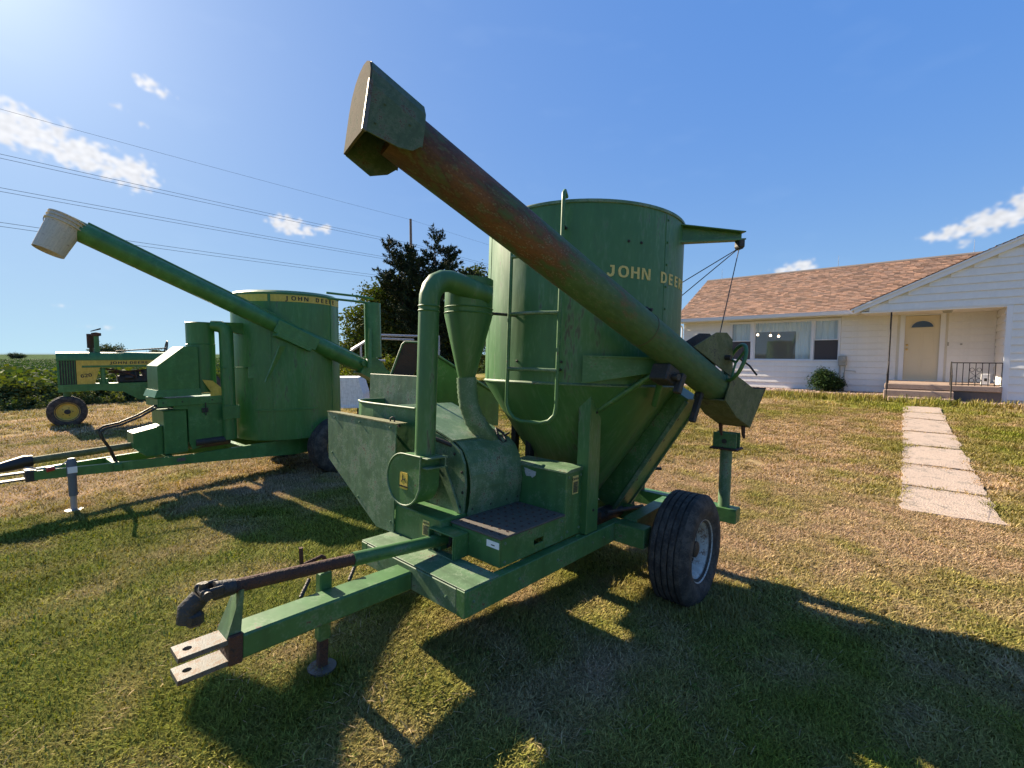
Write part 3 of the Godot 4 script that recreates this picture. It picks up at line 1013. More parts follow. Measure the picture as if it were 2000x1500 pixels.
# ---------------------------------------------------------------- power line
func make_power_line() -> void:
	var spots := [V(-8.72, 0, -40.0), V(-54.0, 0, 17.8), V(36.6, 0, -97.8)]
	var names := ["wooden utility pole standing behind the cedar tree", "wooden utility pole beside the bean field, carrying the near wire spans", "wooden utility pole far behind the house roof"]
	var dir: Vector3 = (spots[0] - spots[1]).normalized()
	var side: Vector3 = dir.cross(Vector3.UP)
	for i in 2:
		var t := thing("utility_pole", names[i], "pole", Transform3D(Basis(), spots[i]), "poles of the power line")
		var g := G.new()
		g.tube([V(0, -0.5, 0), V(0, 6, 0), V(0, 13.35, 0)], [0.17, 0.14, 0.105], 12)
		part(g, "post", mats.pole_wood, t)
		for h in [11.15, 9.65, 8.05]:
			var a := G.new()
			a.tube([side * 0.06 + V(0, h, 0), side * 0.32 + V(0, h + 0.02, 0)], 0.035, 8)
			part(a, "insulator", mats.galvanised, t)
	for w in [[13.3, 0.0, 0.007, "single thinnest wire running over the top of the utility pole"], [11.2, 0.30, 0.010, "paired power wire hung just below the thin top wire"], [11.0, 0.36, 0.010, "paired power wire hung just below the thin top wire"], [9.7, 0.30, 0.010, "paired power wire between the upper and the lowest pair"], [9.52, 0.36, 0.010, "paired power wire between the upper and the lowest pair"], [8.15, 0.30, 0.010, "paired power wire of the lowest pair on the pole"], [7.96, 0.36, 0.010, "paired power wire of the lowest pair on the pole"]]:
		var g := G.new()
		for span in [[spots[1], spots[0]], [spots[0], spots[2]]]:
			var pts := []
			for k in 25:
				var f := k / 24.0
				var p: Vector3 = span[0].lerp(span[1], f) + side * w[1]
				p.y = w[0] - 1.0 * 4.0 * f * (1.0 - f) * 0.5
				pts.append(p)
			g.tube(pts, w[2], 5, false)
		whole(g, "power_wire", mats.wire, w[3], "wire", Transform3D(), "overhead wires")


# ---------------------------------------------------------------- wheels
func make_wheel(parent: Node3D, at: Vector3, r: float, half: float, rim_r: float, rim_mat: Material, out: float, ribs := 5) -> void:
	var w := Node3D.new()
	w.name = "wheel"
	parent.add_child(w, true)
	w.position = at
	var x := Transform3D(Basis(V(1, 0, 0), V(0, 0, out), V(0, -out, 0)), Vector3.ZERO)
	var pr := [Vector2(rim_r - 0.012, -half * 0.72), Vector2(rim_r + 0.012, -half * 0.84), Vector2(lerpf(rim_r, r, 0.35), -half * 1.02), Vector2(lerpf(rim_r, r, 0.7), -half), Vector2(r - 0.028, -half * 0.9), Vector2(r - 0.008, -half * 0.78)]
	var a := -half * 0.78
	var pitch := half * 1.56 / ribs
	for i in ribs:
		pr.append(Vector2(r, a + pitch * 0.12))
		pr.append(Vector2(r, a + pitch * 0.82))
		if i < ribs - 1:
			pr.append(Vector2(r - 0.013, a + pitch * 0.88))
			pr.append(Vector2(r - 0.013, a + pitch * 1.04))
		a += pitch
	pr.append_array([Vector2(r - 0.008, half * 0.78), Vector2(r - 0.028, half * 0.9), Vector2(lerpf(rim_r, r, 0.7), half), Vector2(lerpf(rim_r, r, 0.35), half * 1.02), Vector2(rim_r + 0.012, half * 0.84), Vector2(rim_r - 0.012, half * 0.72)])
	var g := G.new()
	g.lathe(pr, 56, x)
	part(g, "tyre", mats.rubber, w)
	g = G.new()
	g.lathe([Vector2(rim_r - 0.006, -half * 0.7), Vector2(rim_r - 0.03, -half * 0.5), Vector2(rim_r - 0.035, half * 0.1), Vector2(rim_r * 0.5, half * 0.18), Vector2(rim_r * 0.34, half * 0.32), Vector2(0.0, half * 0.32)], 40, x)
	g.lathe([Vector2(rim_r - 0.035, half * 0.12), Vector2(rim_r - 0.028, half * 0.55), Vector2(rim_r - 0.012, half * 0.66), Vector2(rim_r + 0.012, half * 0.86), Vector2(rim_r + 0.016, half * 0.80)], 40, x)
	part(g, "rim", rim_mat, w)
	g = G.new()
	g.lathe([Vector2(rim_r * 0.28, half * 0.3), Vector2(rim_r * 0.27, half * 0.55), Vector2(rim_r * 0.16, half * 0.62), Vector2(0, half * 0.62)], 18, x)
	for i in 5:
		var q := TAU * i / 5.0
		g.tube([x * V(cos(q) * rim_r * 0.44, half * 0.16, sin(q) * rim_r * 0.44), x * V(cos(q) * rim_r * 0.44, half * 0.34, sin(q) * rim_r * 0.44)], 0.012, 6)
	part(g, "hub", mats.dark_steel, w)


func csg_plate(parent: Node3D, called: String, lo: Vector3, hi: Vector3, hole: Vector3, hole_r: float, m: Material) -> void:
	var b := CSGBox3D.new()
	b.name = called
	b.size = hi - lo
	b.position = (lo + hi) * 0.5
	b.material = m
	var c := CSGCylinder3D.new()
	c.name = "hole"
	c.operation = CSGShape3D.OPERATION_SUBTRACTION
	c.radius = hole_r
	c.height = 1.0
	c.sides = 20
	c.position = hole - b.position
	c.material = m
	b.add_child(c)
	parent.add_child(b, true)


# rounded sign plate with the leaping deer and two lines of print, facing -x of the given frame
func deer_plaque(parent: Node3D, x: Transform3D, w: float, h: float) -> void:
	var p := Node3D.new()
	p.name = "emblem"
	parent.add_child(p, true)
	p.transform = x
	var g := G.new()
	var poly := PackedVector2Array()
	var r := w * 0.14
	for q in [[1, 1, 0], [-1, 1, 1], [-1, -1, 2], [1, -1, 3]]:
		for k in 6:
			var a: float = (q[2] + k / 5.0) * PI / 2.0
			poly.append(Vector2(q[0] * (w * 0.5 - r) + r * cos(a), q[1] * (h * 0.5 - r) + r * sin(a)))
	g.prism(poly, 0.0, 0.003)
	part(g, "plate", mats.yellow, p)
	g = G.new()
	var s := w * 0.5
	for d in [[-0.22, 0.12, 0.30, 0.10, 0.40, -0.02, 0.42, -0.12, 0.72, -0.42, 0.66, -0.44, 0.30, -0.14, 0.22, -0.06, -0.16, -0.06, -0.26, -0.14, -0.62, -0.44, -0.68, -0.40, -0.36, -0.06],
			[-0.36, -0.02, -0.22, 0.14, -0.18, 0.42, -0.28, 0.56, -0.42, 0.48, -0.36, 0.38], [-0.26, 0.54, -0.20, 0.80, -0.32, 0.86, -0.24, 0.70, -0.34, 0.60], [0.26, 0.08, 0.40, 0.30, 0.44, 0.26, 0.38, 0.0]]:
		var pp := PackedVector2Array()
		for k in range(0, d.size(), 2):
			pp.append(Vector2(d[k] * s, d[k + 1] * s + h * 0.08))
		g.prism(pp, 0.003, 0.0045)
	part(g, "deer", mats.print_black, p)
	letters("JOHN DEERE", h * 0.10, "print", mats.print_black, p, Transform3D(Basis(), V(0, -h * 0.33, 0.003)), 1.0)


func warning_label(parent: Node3D, x: Transform3D, w: float, h: float) -> void:
	var p := Node3D.new()
	p.name = "warning_label"
	parent.add_child(p, true)
	p.transform = x
	part(B(V(-w / 2, -h / 2, 0), V(w / 2, h / 2, 0.002), 0.0), "backing", mats.faded_yellow, p)
	var g := G.new()
	g.box(V(-w * 0.42, -h * 0.44, 0.002), V(w * 0.42, h * 0.18, 0.0028), 0.0)
	part(g, "panel", mats.green_dusty, p)
	letters("CAUTION", h * 0.12, "print", mats.print_black, p, Transform3D(Basis(), V(0, h * 0.32, 0.001)), 0.8)
	g = G.new()
	for i in 6:
		var y := h * (0.10 - i * 0.09)
		g.box(V(-w * 0.36, y - h * 0.015, 0.0028), V(w * (0.34 - 0.1 * (i % 3)), y + h * 0.015, 0.0036), 0.0)
	part(g, "small_print", mats.print_black, p)


var bolt_mesh: ArrayMesh


# hexagon bolt heads, each a part of its own, standing on a face
func bolts(parent: Node3D, spots: Array, out: Vector3, m: Material, size := 0.75) -> void:
	if bolt_mesh == null:
		var g := G.new()
		g.lathe([Vector2(0.014, 0.0), Vector2(0.014, 0.002), Vector2(0.0095, 0.0025), Vector2(0.0095, 0.008), Vector2(0.007, 0.0095), Vector2(0.0, 0.0095)], 6)
		bolt_mesh = g.mesh()
	for p in spots:
		put(bolt_mesh, "bolt", m, parent, along(p, p + out).scaled_local(V(size, size, size)))


# ---------------------------------------------------------------- near grinder mixer: x rearwards, y up, z towards the house side
func make_near_mixer() -> void:
	var xf := Transform3D(Basis(Vector3.UP, deg_to_rad(48.8)) * Basis(V(0, 0, 1), deg_to_rad(-2.9)), V(1.224, 0.0, -3.145))
	var t := thing("grinder_mixer", "old green grinder mixer with cone bottomed tank, rusty auger raised over its hitch", "grinder mixer", xf)
	var green: Material = mats.green
	var worn: Material = mats.green_worn
	var g := G.new()

	# frame
	part(B(V(-1.80, 0.42, -0.43), V(-0.25, 0.55, -0.37)), "side_rail", green, t)
	part(B(V(-1.80, 0.42, -1.27), V(0.62, 0.55, -1.21)), "side_rail", green, t)
	part(B(V(-1.80, 0.423, -1.21), V(-1.745, 0.547, -0.43)), "front_beam", worn, t)
	part(B(V(-1.797, 0.551, -1.268), V(-1.56, 0.557, -0.372), 0.002), "deck_plate", mats.green_worn, t)
	for x in [-1.1, -0.55, 0.1]:
		part(B(V(x, 0.43, -1.21), V(x + 0.08, 0.54, -0.43)), "cross_beam", green, t)
	part(B(V(-0.37, 0.42, -0.37), V(-0.25, 0.553, -0.15)), "outrigger", green, t)
	part(B(V(-0.37, 0.42, -1.49), V(-0.25, 0.553, -1.27)), "outrigger", green, t)
	g = G.new()
	g.hexa([V(-0.25, 0.43, -0.36), V(0.6, 0.46, -0.36), V(0.6, 0.46, -0.26), V(-0.25, 0.43, -0.26), V(-0.25, 0.57, -0.36), V(0.6, 0.60, -0.36), V(0.6, 0.60, -0.26), V(-0.25, 0.57, -0.26)])
	part(g, "rear_rail", green, t)
	g = G.new()
	g.tube([V(0, 0.385, -1.55), V(0, 0.385, -0.09)], 0.045, 12)
	part(g, "axle", mats.dark_steel, t)
	part(B(V(-0.06, 0.385, -0.36), V(0.06, 0.46, -0.27)), "axle_bracket", green, t)
	part(B(V(0.44, 0.49, -1.35), V(0.56, 0.60, 0.205)), "rear_beam", green, t)
	g = G.new()
	g.tube([V(0.5, 0.60, 0.10), V(0.5, 1.05, 0.10)], 0.043, 20)
	part(g, "auger_rest_post", worn, t)
	part(B(V(0.41, 1.045, 0.0), V(0.59, 1.06, 0.2)), "auger_rest_flange", mats.rust, t)
	for x in [0.44, 0.54]:
		part(B(V(x, 1.06, 0.015), V(x + 0.012, 1.175, 0.185)), "auger_rest_saddle", green, t)
	g = G.new()
	g.tube([V(0.43, 1.11, 0.10), V(0.57, 1.11, 0.10)], 0.018, 12)
	part(g, "auger_rest_pin", mats.dark_steel, t)
	make_wheel(t, V(0, 0.385, 0), 0.385, 0.135, 0.205, mats.rim_white, 1.0)
	make_wheel(t, V(0, 0.385, -1.64), 0.385, 0.135, 0.205, mats.rim_white, -1.0)

	# tongue, hitch and jack
	part(B(V(-2.61, 0.425, -0.90), V(-1.80, 0.525, -0.77), 0.008), "tongue", green, t)
	part(B(V(-2.655, 0.418, -0.905), V(-2.605, 0.535, -0.765), 0.004), "hitch_block", mats.rust, t)
	csg_plate(t, "hitch_plate", V(-2.815, 0.503, -0.875), V(-2.64, 0.522, -0.775), V(-2.775, 0.51, -0.825), 0.015, mats.bare_steel)
	csg_plate(t, "hitch_plate", V(-2.815, 0.421, -0.875), V(-2.64, 0.440, -0.775), V(-2.775, 0.43, -0.825), 0.015, mats.bare_steel)
	g = G.new()
	g.hexa([V(-2.66, 0.52, -0.89), V(-2.61, 0.52, -0.89), V(-2.61, 0.52, -0.78), V(-2.66, 0.52, -0.78), V(-2.61, 0.66, -0.88), V(-2.60, 0.66, -0.88), V(-2.60, 0.70, -0.78), V(-2.61, 0.70, -0.78)])
	part(g, "shaft_stand", worn, t)
	g = G.new()
	g.box(V(-2.23, 0.27, -0.955), V(-2.17, 0.60, -0.905), 0.006)
	var jack := part(g, "jack", green, t)
	g = G.new()
	g.tube([V(-2.2, 0.60, -0.93), V(-2.2, 0.665, -0.93), V(-2.215, 0.675, -0.93), V(-2.30, 0.655, -0.94), V(-2.305, 0.66, -0.94), V(-2.31, 0.74, -0.94)], 0.010, 8)
	part(g, "crank", mats.rust, jack)
	g = G.new()
	g.lathe([Vector2(0.0, 0.0), Vector2(0.062, -0.004), Vector2(0.066, 0.010), Vector2(0.0, 0.018)], 20, Transform3D(Basis(), V(-2.2, 0.125, -0.93)))
	part(g, "foot", mats.bare_steel, jack)
	part(B(V(-2.222, 0.11, -0.948), V(-2.178, 0.30, -0.912), 0.004), "leg", mats.rust, jack)
	for q in [-2.32, -2.08]:
		g = G.new()
		g.tube([V(q, 0.52, -0.91), V(q + 0.06, 0.57, -0.955)], 0.010, 6)
		part(g, "hitch_pin", mats.dark_steel, t)

	# drive shaft
	g = G.new()
	g.tube([V(-2.635, 0.702, -0.83), V(-2.10, 0.659, -0.83)], 0.027, 16)
	part(g, "drive_shaft", mats.rust, t)
	g = G.new()
	g.tube([V(-2.11, 0.66, -0.83), V(-1.53, 0.612, -0.83)], [0.034, 0.034], 18)
	part(g, "shaft_sleeve", green, t)
	g = G.new()
	g.tube([V(-2.69, 0.706, -0.83), V(-2.62, 0.701, -0.83)], [0.036, 0.030], 12)
	for s in [-1.0, 1.0]:
		g.box(V(-2.745, 0.695, -0.83 + s * 0.036 - 0.008), V(-2.665, 0.735, -0.83 + s * 0.036 + 0.008), 0.006)
	g.tube([V(-2.725, 0.715, -0.885), V(-2.725, 0.715, -0.775)], 0.017, 12)
	part(g, "shaft_yoke", mats.dark_steel, t)
	g = G.new()
	g.tube([V(-2.725, 0.75, -0.83), V(-2.725, 0.68, -0.83)], 0.015, 10)
	g.tube([V(-2.735, 0.70, -0.83), V(-2.77, 0.665, -0.83), V(-2.775, 0.62, -0.83)], [0.034, 0.04, 0.036], 12)
	g.box(V(-2.785, 0.605, -0.875), V(-2.73, 0.66, -0.785), 0.012)
	part(g, "shaft_coupling", mats.dark_steel, t)
	g = G.new()
	g.box(V(-1.62, 0.682, -0.872), V(-1.512, 0.69, -0.66), 0.002)
	g.box(V(-1.62, 0.56, -0.668), V(-1.512, 0.682, -0.66), 0.002)
	g.box(V(-1.62, 0.56, -0.872), V(-1.512, 0.682, -0.864), 0.002)
	part(g, "shaft_guard", green, t)
	g = G.new()
	g.hexa([V(-1.63, 0.47, -0.86), V(-1.615, 0.47, -0.86), V(-1.615, 0.47, -0.67), V(-1.63, 0.47, -0.67), V(-1.618, 0.57, -0.872), V(-1.608, 0.57, -0.872), V(-1.608, 0.56, -0.66), V(-1.618, 0.56, -0.66)])
	part(g, "guard_flap", worn, t)
	g = G.new()
	g.tube([V(-1.53, 0.612, -0.83), V(-1.50, 0.61, -0.83)], [0.055, 0.05], 14)
	part(g, "shaft_bearing", mats.dark_steel, t)
	part(B(V(-1.612, 0.558, -0.66), V(-1.512, 0.69, -0.654), 0.002), "guard_side", green, t)

	# step box with punched tread
	var sb := Node3D.new()
	sb.name = "step_box"
	t.add_child(sb)
	part(B(V(-1.51, 0.558, -0.80), V(-1.498, 0.708, -0.42)), "front_wall", green, sb)
	g = G.new()
	g.box(V(-1.498, 0.558, -0.432), V(-1.22, 0.705, -0.42), 0.002)
	g.box(V(-1.13, 0.558, -0.432), V(-0.918, 0.705, -0.42), 0.002)
	g.box(V(-1.22, 0.558, -0.4325), V(-1.13, 0.605, -0.4205), 0.002)
	g.box(V(-1.22, 0.635, -0.4325), V(-1.13, 0.705, -0.4205), 0.002)
	part(g, "side_wall", green, sb)
	part(B(V(-1.515, 0.706, -0.805), V(-0.917, 0.718, -0.415), 0.004), "tread_plate", mats.tread, sb)
	g = G.new()
	for i in 9:
		for j in 6:
			var c := V(-1.47 + i * 0.062, 0.7175, -0.76 + j * 0.06)
			g.lathe([Vector2(0.010, 0.0), Vector2(0.007, 0.004), Vector2(0.004, 0.0015), Vector2(0.0, 0.0015)], 8, Transform3D(Basis(), c))
	var bumps := part(g, "tread_dimples", mats.rust, sb)
	bumps.set_meta("kind", "stuff")
	part(B(V(-1.5125, 0.655, -0.515), V(-1.5105, 0.69, -0.425), 0.0), "price_sticker", mats.sticker_white, sb)
	g = G.new()
	g.box(V(-1.5135, 0.667, -0.48), V(-1.5128, 0.672, -0.455), 0.0)
	part(g, "sticker_print", mats.print_black, sb)

	# belt box
	var bb := Node3D.new()
	bb.name = "belt_box"
	t.add_child(bb)
	part(B(V(-0.913, 0.556, -0.875), V(-0.735, 0.98, -0.42), 0.006), "case", green, bb)
	g = G.new()
	g.prism(P2([-0.925, 0.978, -0.88, 0.99, -0.73, 0.994, -0.728, 0.972, -0.925, 0.968]), -0.88, -0.412)
	part(g, "cover", worn, bb)
	part(B(V(-0.80, 0.50, -0.419), V(-0.76, 0.56, -0.405), 0.003), "latch", green, bb)
	g = G.new()
	g.prism(P2([-0.76, 0.955, -0.70, 0.945, -0.66, 0.94, -0.665, 0.915, -0.69, 0.895, -0.70, 0.905, -0.74, 0.90, -0.752, 0.92]), -0.9155, -0.9125, across_x())
	part(g, "peeled_patch", mats.peeled, bb)
	warning_label(bb, Transform3D(Basis(), V(-0.815, 0.885, -0.4195)), 0.062, 0.115)

	# support post and auger bracket
	g = G.new()
	g.box(V(-0.74, 0.555, -0.462), V(-0.725, 1.47, -0.375), 0.002)
	g.box(V(-0.725, 0.555, -0.386), V(-0.60, 1.44, -0.375), 0.002)
	part(g, "support_post", mats.green_sheet, t)
	g = G.new()
	g.tube([V(-0.64, 1.36, -0.37), V(-0.56, 1.60, -0.05)], 0.020, 8)
	part(g, "bracket_strut", green, t)
	g = G.new()
	g.hexa([V(-0.86, 1.53, -0.37), V(-0.85, 1.53, -0.36), V(-0.565, 1.61, -0.03), V(-0.575, 1.61, -0.04), V(-0.86, 1.70, -0.37), V(-0.85, 1.70, -0.36), V(-0.565, 1.70, -0.03), V(-0.575, 1.70, -0.04)])
	g.hexa([V(-0.86, 1.695, -0.37), V(-0.40, 1.695, -0.12), V(-0.50, 1.695, 0.02), V(-0.60, 1.695, -0.03), V(-0.86, 1.703, -0.37), V(-0.40, 1.703, -0.12), V(-0.50, 1.703, 0.02), V(-0.60, 1.703, -0.03)])
	part(g, "auger_bracket", green, t)
	g = G.new()
	g.tube([V(-0.38, 1.40, -0.11), V(-0.52, 1.62, 0.0)], 0.022, 8)
	part(g, "bracket_strut", green, t)

	# tank
	var axis := Transform3D(Basis(), V(-0.2, 0, -0.82))
	g = G.new()
	g.lathe([Vector2(0.737, 1.52), Vector2(0.741, 1.70), Vector2(0.74, 2.05), Vector2(0.739, 2.40), Vector2(0.74, 2.668), Vector2(0.728, 2.668), Vector2(0.726, 2.60), Vector2(0.0, 2.64)], 72, axis)
	var tank := part(g, "tank", mats.green_sheet, t)
	g = G.new()
	g.lathe([Vector2(0.738, 2.655), Vector2(0.748, 2.658), Vector2(0.750, 2.668), Vector2(0.746, 2.678), Vector2(0.730, 2.678), Vector2(0.728, 2.66)], 72, axis)
	part(g, "rim", worn, tank)
	g = G.new()
	g.lathe([Vector2(0.738, 1.508), Vector2(0.748, 1.513), Vector2(0.749, 1.52), Vector2(0.738, 1.53)], 72, axis)
	part(g, "seam", worn, tank)
	g = G.new()
	g.lathe([Vector2(0.12, 0.60), Vector2(0.20, 0.70), Vector2(0.742, 1.51)], 72, axis)
	part(g, "cone", mats.green_sheet, tank)
	g = G.new()
	g.lathe([Vector2(0.0, 0.50), Vector2(0.13, 0.50), Vector2(0.13, 0.62)], 24, axis)
	part(g, "cone_outlet", mats.dark_steel, tank)
	for th in [100.0, 213.0]:
		var n := V(cos(deg_to_rad(th)), 0, sin(deg_to_rad(th)))
		g = G.new()
		g.box(V(-0.02, 1.53, 0.735), V(0.02, 2.65, 0.742), 0.002, axis * Transform3D(Basis(V(n.z, 0, -n.x), V(0, 1, 0), n), Vector3.ZERO))
		part(g, "lap_seam", mats.green_sheet, tank)
	var words := Node3D.new()
	words.name = "lettering"
	tank.add_child(words)
	var text := "JOHN DEERE"
	for i in text.length():
		if text[i] == " ":
			continue
		var th := deg_to_rad(133.6 - i * 6.35)
		var nn := V(cos(th), 0, sin(th))
		if text[i] == "J":
			g = G.new()
			g.prism(P2([-0.006, 0.036, 0.022, 0.036, 0.022, -0.014, 0.016, -0.028, 0.002, -0.036, -0.014, -0.035, -0.025, -0.026, -0.026, -0.012, -0.012, -0.012, -0.010, -0.020, -0.003, -0.021, 0.005, -0.012, 0.005, 0.024, -0.006, 0.024]), 0.0, 0.003, Transform3D(Basis(V(nn.z, 0, -nn.x), V(0, 1, 0), nn), V(-0.2, 2.237, -0.82) + nn * 0.7405))
			part(g, "letter", mats.faded_yellow, words)
			continue
		letters(text[i], 0.072, "letter", mats.faded_yellow, words, Transform3D(Basis(V(nn.z, 0, -nn.x), V(0, 1, 0), nn), V(-0.2, 2.235, -0.82) + nn * 0.7405), 1.12)

	# ladder
	var lad := Node3D.new()
	lad.name = "ladder"
	t.add_child(lad)
	var at := func(deg: float, r: float, y: float) -> Vector3:
		return V(-0.2 + r * cos(deg_to_rad(deg)), y, -0.82 + r * sin(deg_to_rad(deg)))
	g = G.new()
	var path := []
	for y in [2.64, 2.3, 1.9, 1.5, 1.38]:
		path.append(at.call(181.0, 0.83, y))
	for q in [[179.5, 1.325], [176.5, 1.287], [173.0, 1.272], [163.0, 1.272], [159.5, 1.287], [157.0, 1.325]]:
		path.append(at.call(q[0], 0.825, q[1]))
	for y in [1.38, 1.5, 1.9, 2.3, 2.64, 2.685]:
		path.append(at.call(156.3, 0.83, y))
	path.append(at.call(156.3, 0.80, 2.71))
	path.append(at.call(156.3, 0.74, 2.695))
	g.tube(path, 0.0125, 10)
	part(g, "rail", green, lad)
	for y in [1.604, 1.96, 2.33]:
		g = G.new()
		g.tube([at.call(180.5, 0.83, y), at.call(168.5, 0.83, y + 0.002), at.call(156.6, 0.83, y)], 0.0125, 10)
		part(g, "rung", worn, lad)
	for q in [[181.0, 1.61], [156.3, 1.61], [181.0, 2.5], [156.3, 2.5]]:
		g = G.new()
		g.tube([at.call(q[0], 0.74, q[1]), at.call(q[0], 0.83, q[1])], 0.009, 8)
		part(g, "standoff", mats.dark_steel, lad)

	# hammer mill
	var mill := Node3D.new()
	mill.name = "hammer_mill"
	t.add_child(mill)
	part(B(V(-1.585, 0.556, -1.25), V(-0.92, 0.735, -0.81), 0.006), "base", green, mill)
	warning_label(mill, Transform3D(Basis(V(0, 0, 1), V(0, 1, 0), V(-1, 0, 0)), V(-1.5855, 0.66, -0.935)), 0.06, 0.09)
	g = G.new()
	g.prism(P2([-0.825, 0.735, -0.83, 1.02, -0.87, 1.095, -0.945, 1.135, -1.53, 1.315, -1.55, 0.735]), -1.395, -0.93, across_x())
	part(g, "body", green, mill)
	g = G.new()
	g.prism(P2([-0.815, 0.72, -0.80, 0.90, -0.815, 1.03, -0.855, 1.105, -0.94, 1.15, -1.14, 1.20, -1.20, 0.74]), -1.412, -1.396, across_x())
	part(g, "end_plate", worn, mill)
	g = G.new()
	g.strip(P2([-0.80, 0.72, -0.785, 0.80, -0.778, 0.88, -0.785, 0.96, -0.805, 1.03, -0.845, 1.095, -0.90, 1.135, -0.935, 1.148]), 0.010, -1.385, -0.918, across_x())
	part(g, "curved_cover", worn, mill)
	g = G.new()
	g.hexa([V(-1.41, 1.150, -0.925), V(-0.915, 1.150, -0.925), V(-0.915, 1.325, -1.50), V(-1.41, 1.325, -1.50), V(-1.41, 1.160, -0.922), V(-0.915, 1.160, -0.922), V(-0.915, 1.335, -1.50), V(-1.41, 1.335, -1.50)])
	part(g, "lid", mats.green_worn, mill)
	g = G.new()
	g.tube([V(-1.10, 1.25, -1.17), V(-1.085, 1.252, -1.15), V(-1.02, 1.20, -0.985), V(-1.0, 1.165, -0.93), V(-0.995, 1.12, -0.90)], 0.008, 7)
	g.tube([V(-1.00, 1.20, -0.95), V(-1.03, 1.16, -0.90), V(-1.02, 1.11, -0.87), V(-0.98, 1.12, -0.875), V(-0.97, 1.17, -0.91), V(-1.00, 1.20, -0.95)], 0.009, 7)
	g.tube([V(-0.97, 1.155, -0.90), V(-0.90, 1.165, -0.92)], 0.007, 6)
	part(g, "latch", mats.dark_steel, mill)
	g = G.new()
	g.tube([V(-1.46, 1.16, -1.03), V(-1.40, 1.125, -0.93)], 0.014, 9)
	part(g, "lever_grip", mats.dark_steel, mill)
	g = G.new()
	g.hexa([V(-1.43, 0.74, -0.86), V(-1.415, 0.74, -0.86), V(-1.415, 0.74, -0.82), V(-1.43, 0.74, -0.82), V(-1.43, 1.0, -1.06), V(-1.415, 1.0, -1.06), V(-1.415, 1.02, -0.98), V(-1.43, 1.02, -0.98)])
	part(g, "brace", worn, mill)

	# blower, pipe and cyclone
	var fan := Node3D.new()
	fan.name = "blower"
	t.add_child(fan)
	var poly := PackedVector2Array([Vector2(-0.912, 1.085)])
	for i in 25:
		var a := PI / 2.0 + (PI * 1.30) * i / 24.0
		poly.append(Vector2(-1.075 + 0.158 * cos(a), 0.932 + 0.152 * sin(a)))
	poly.append_array(P2([-0.945, 0.845, -0.918, 0.90]))
	g = G.new()
	g.prism(poly, -1.655, -1.515, across_x(), true)
	part(g, "housing", green, fan)
	g = G.new()
	var edge := []
	for p in poly:
		edge.append(V(-1.657, p.y, p.x))
	edge.append(edge[0])
	g.tube(edge, 0.0055, 6)
	part(g, "bead", worn, fan)
	deer_plaque(fan, Transform3D(Basis(V(0, 0, 1), V(0, 1, 0), V(-1, 0, 0)), V(-1.6555, 0.925, -1.065)), 0.075, 0.098)
	g = G.new()
	g.box(V(-1.65, 1.02, -0.908), V(-1.50, 1.028, -0.86), 0.001)
	g.box(V(-1.65, 1.075, -0.908), V(-1.50, 1.083, -0.86), 0.001)
	g.box(V(-1.52, 1.02, -0.908), V(-1.512, 1.08, -0.86), 0.001)
	part(g, "hinge_bracket", worn, fan)
	g = G.new()
	g.tube([V(-1.57, 1.07, -0.985), V(-1.57, 1.96, -0.985), V(-1.568, 2.01, -0.984), V(-1.553, 2.055, -0.983), V(-1.525, 2.09, -0.98), V(-1.485, 2.112, -0.972), V(-1.44, 2.118, -0.96), V(-1.38, 2.105, -0.935), V(-1.30, 2.08, -0.90), V(-1.20, 2.06, -0.865)], [0.060, 0.060, 0.062, 0.064, 0.066, 0.066, 0.065, 0.066, 0.068, 0.06], 22)
	part(g, "pipe", mats.green_sheet, fan)
	for y in [1.925, 1.952]:
		g = G.new()
		g.lathe([Vector2(0.058, -0.008), Vector2(0.066, 0.0), Vector2(0.058, 0.008)], 22, Transform3D(Basis(), V(-1.57, y, -0.985)))
		part(g, "collar", green, fan)
	var cy := Node3D.new()
	cy.name = "cyclone"
	t.add_child(cy)
	var ca := Transform3D(Basis(), V(-1.24, 0, -1.0))
	g = G.new()
	g.lathe([Vector2(0.05, 1.52), Vector2(0.153, 1.93), Vector2(0.153, 2.165), Vector2(0.147, 2.165), Vector2(0.145, 2.12), Vector2(0.0, 2.14)], 40, ca)
	part(g, "body", mats.green_sheet, cy)
	for y in [1.945, 1.98]:
		g = G.new()
		g.lathe([Vector2(0.150, y - 0.008), Vector2(0.159, y), Vector2(0.150, y + 0.008)], 40, ca)
		part(g, "band", green, cy)
	g = G.new()
	g.tube([V(-1.10, 1.965, -0.94), V(-0.93, 1.965, -0.86)], 0.010, 8)
	part(g, "stay", mats.dark_steel, cy)
	g = G.new()
	var hp := [V(-1.24, 1.54, -1.0), V(-1.235, 1.45, -0.995), V(-1.225, 1.36, -0.985), V(-1.19, 1.27, -0.97), V(-1.12, 1.18, -0.95), V(-1.02, 1.08, -0.95), V(-0.90, 0.98, -0.95), V(-0.80, 0.90, -0.95)]
	var fine := []
	var fr := []
	for i in hp.size() - 1:
		for k in 6:
			fine.append(hp[i].lerp(hp[i + 1], k / 6.0))
			fr.append(0.062 + (0.004 if k % 2 == 0 else 0.0))
	g.tube(fine, fr, 18)
	part(g, "hose", worn, cy)

	# feeder hopper on the far side
	var fd := Node3D.new()
	fd.name = "feeder"
	t.add_child(fd)
	g = G.new()
	g.prism(P2([-2.11, 1.247, -1.24, 1.239, -1.24, 0.556, -1.43, 0.55, -2.08, 0.90]), -1.60, -1.592, across_x())
	part(g, "end_panel", worn, fd)
	g = G.new()
	g.hexa([V(-1.605, 1.243, -2.113), V(-1.53, 1.238, -2.09), V(-1.50, 1.232, -1.26), V(-1.605, 1.235, -1.235), V(-1.605, 1.250, -2.113), V(-1.53, 1.246, -2.09), V(-1.50, 1.239, -1.26), V(-1.605, 1.242, -1.235)])
	part(g, "top_lip", mats.green_dusty, fd)
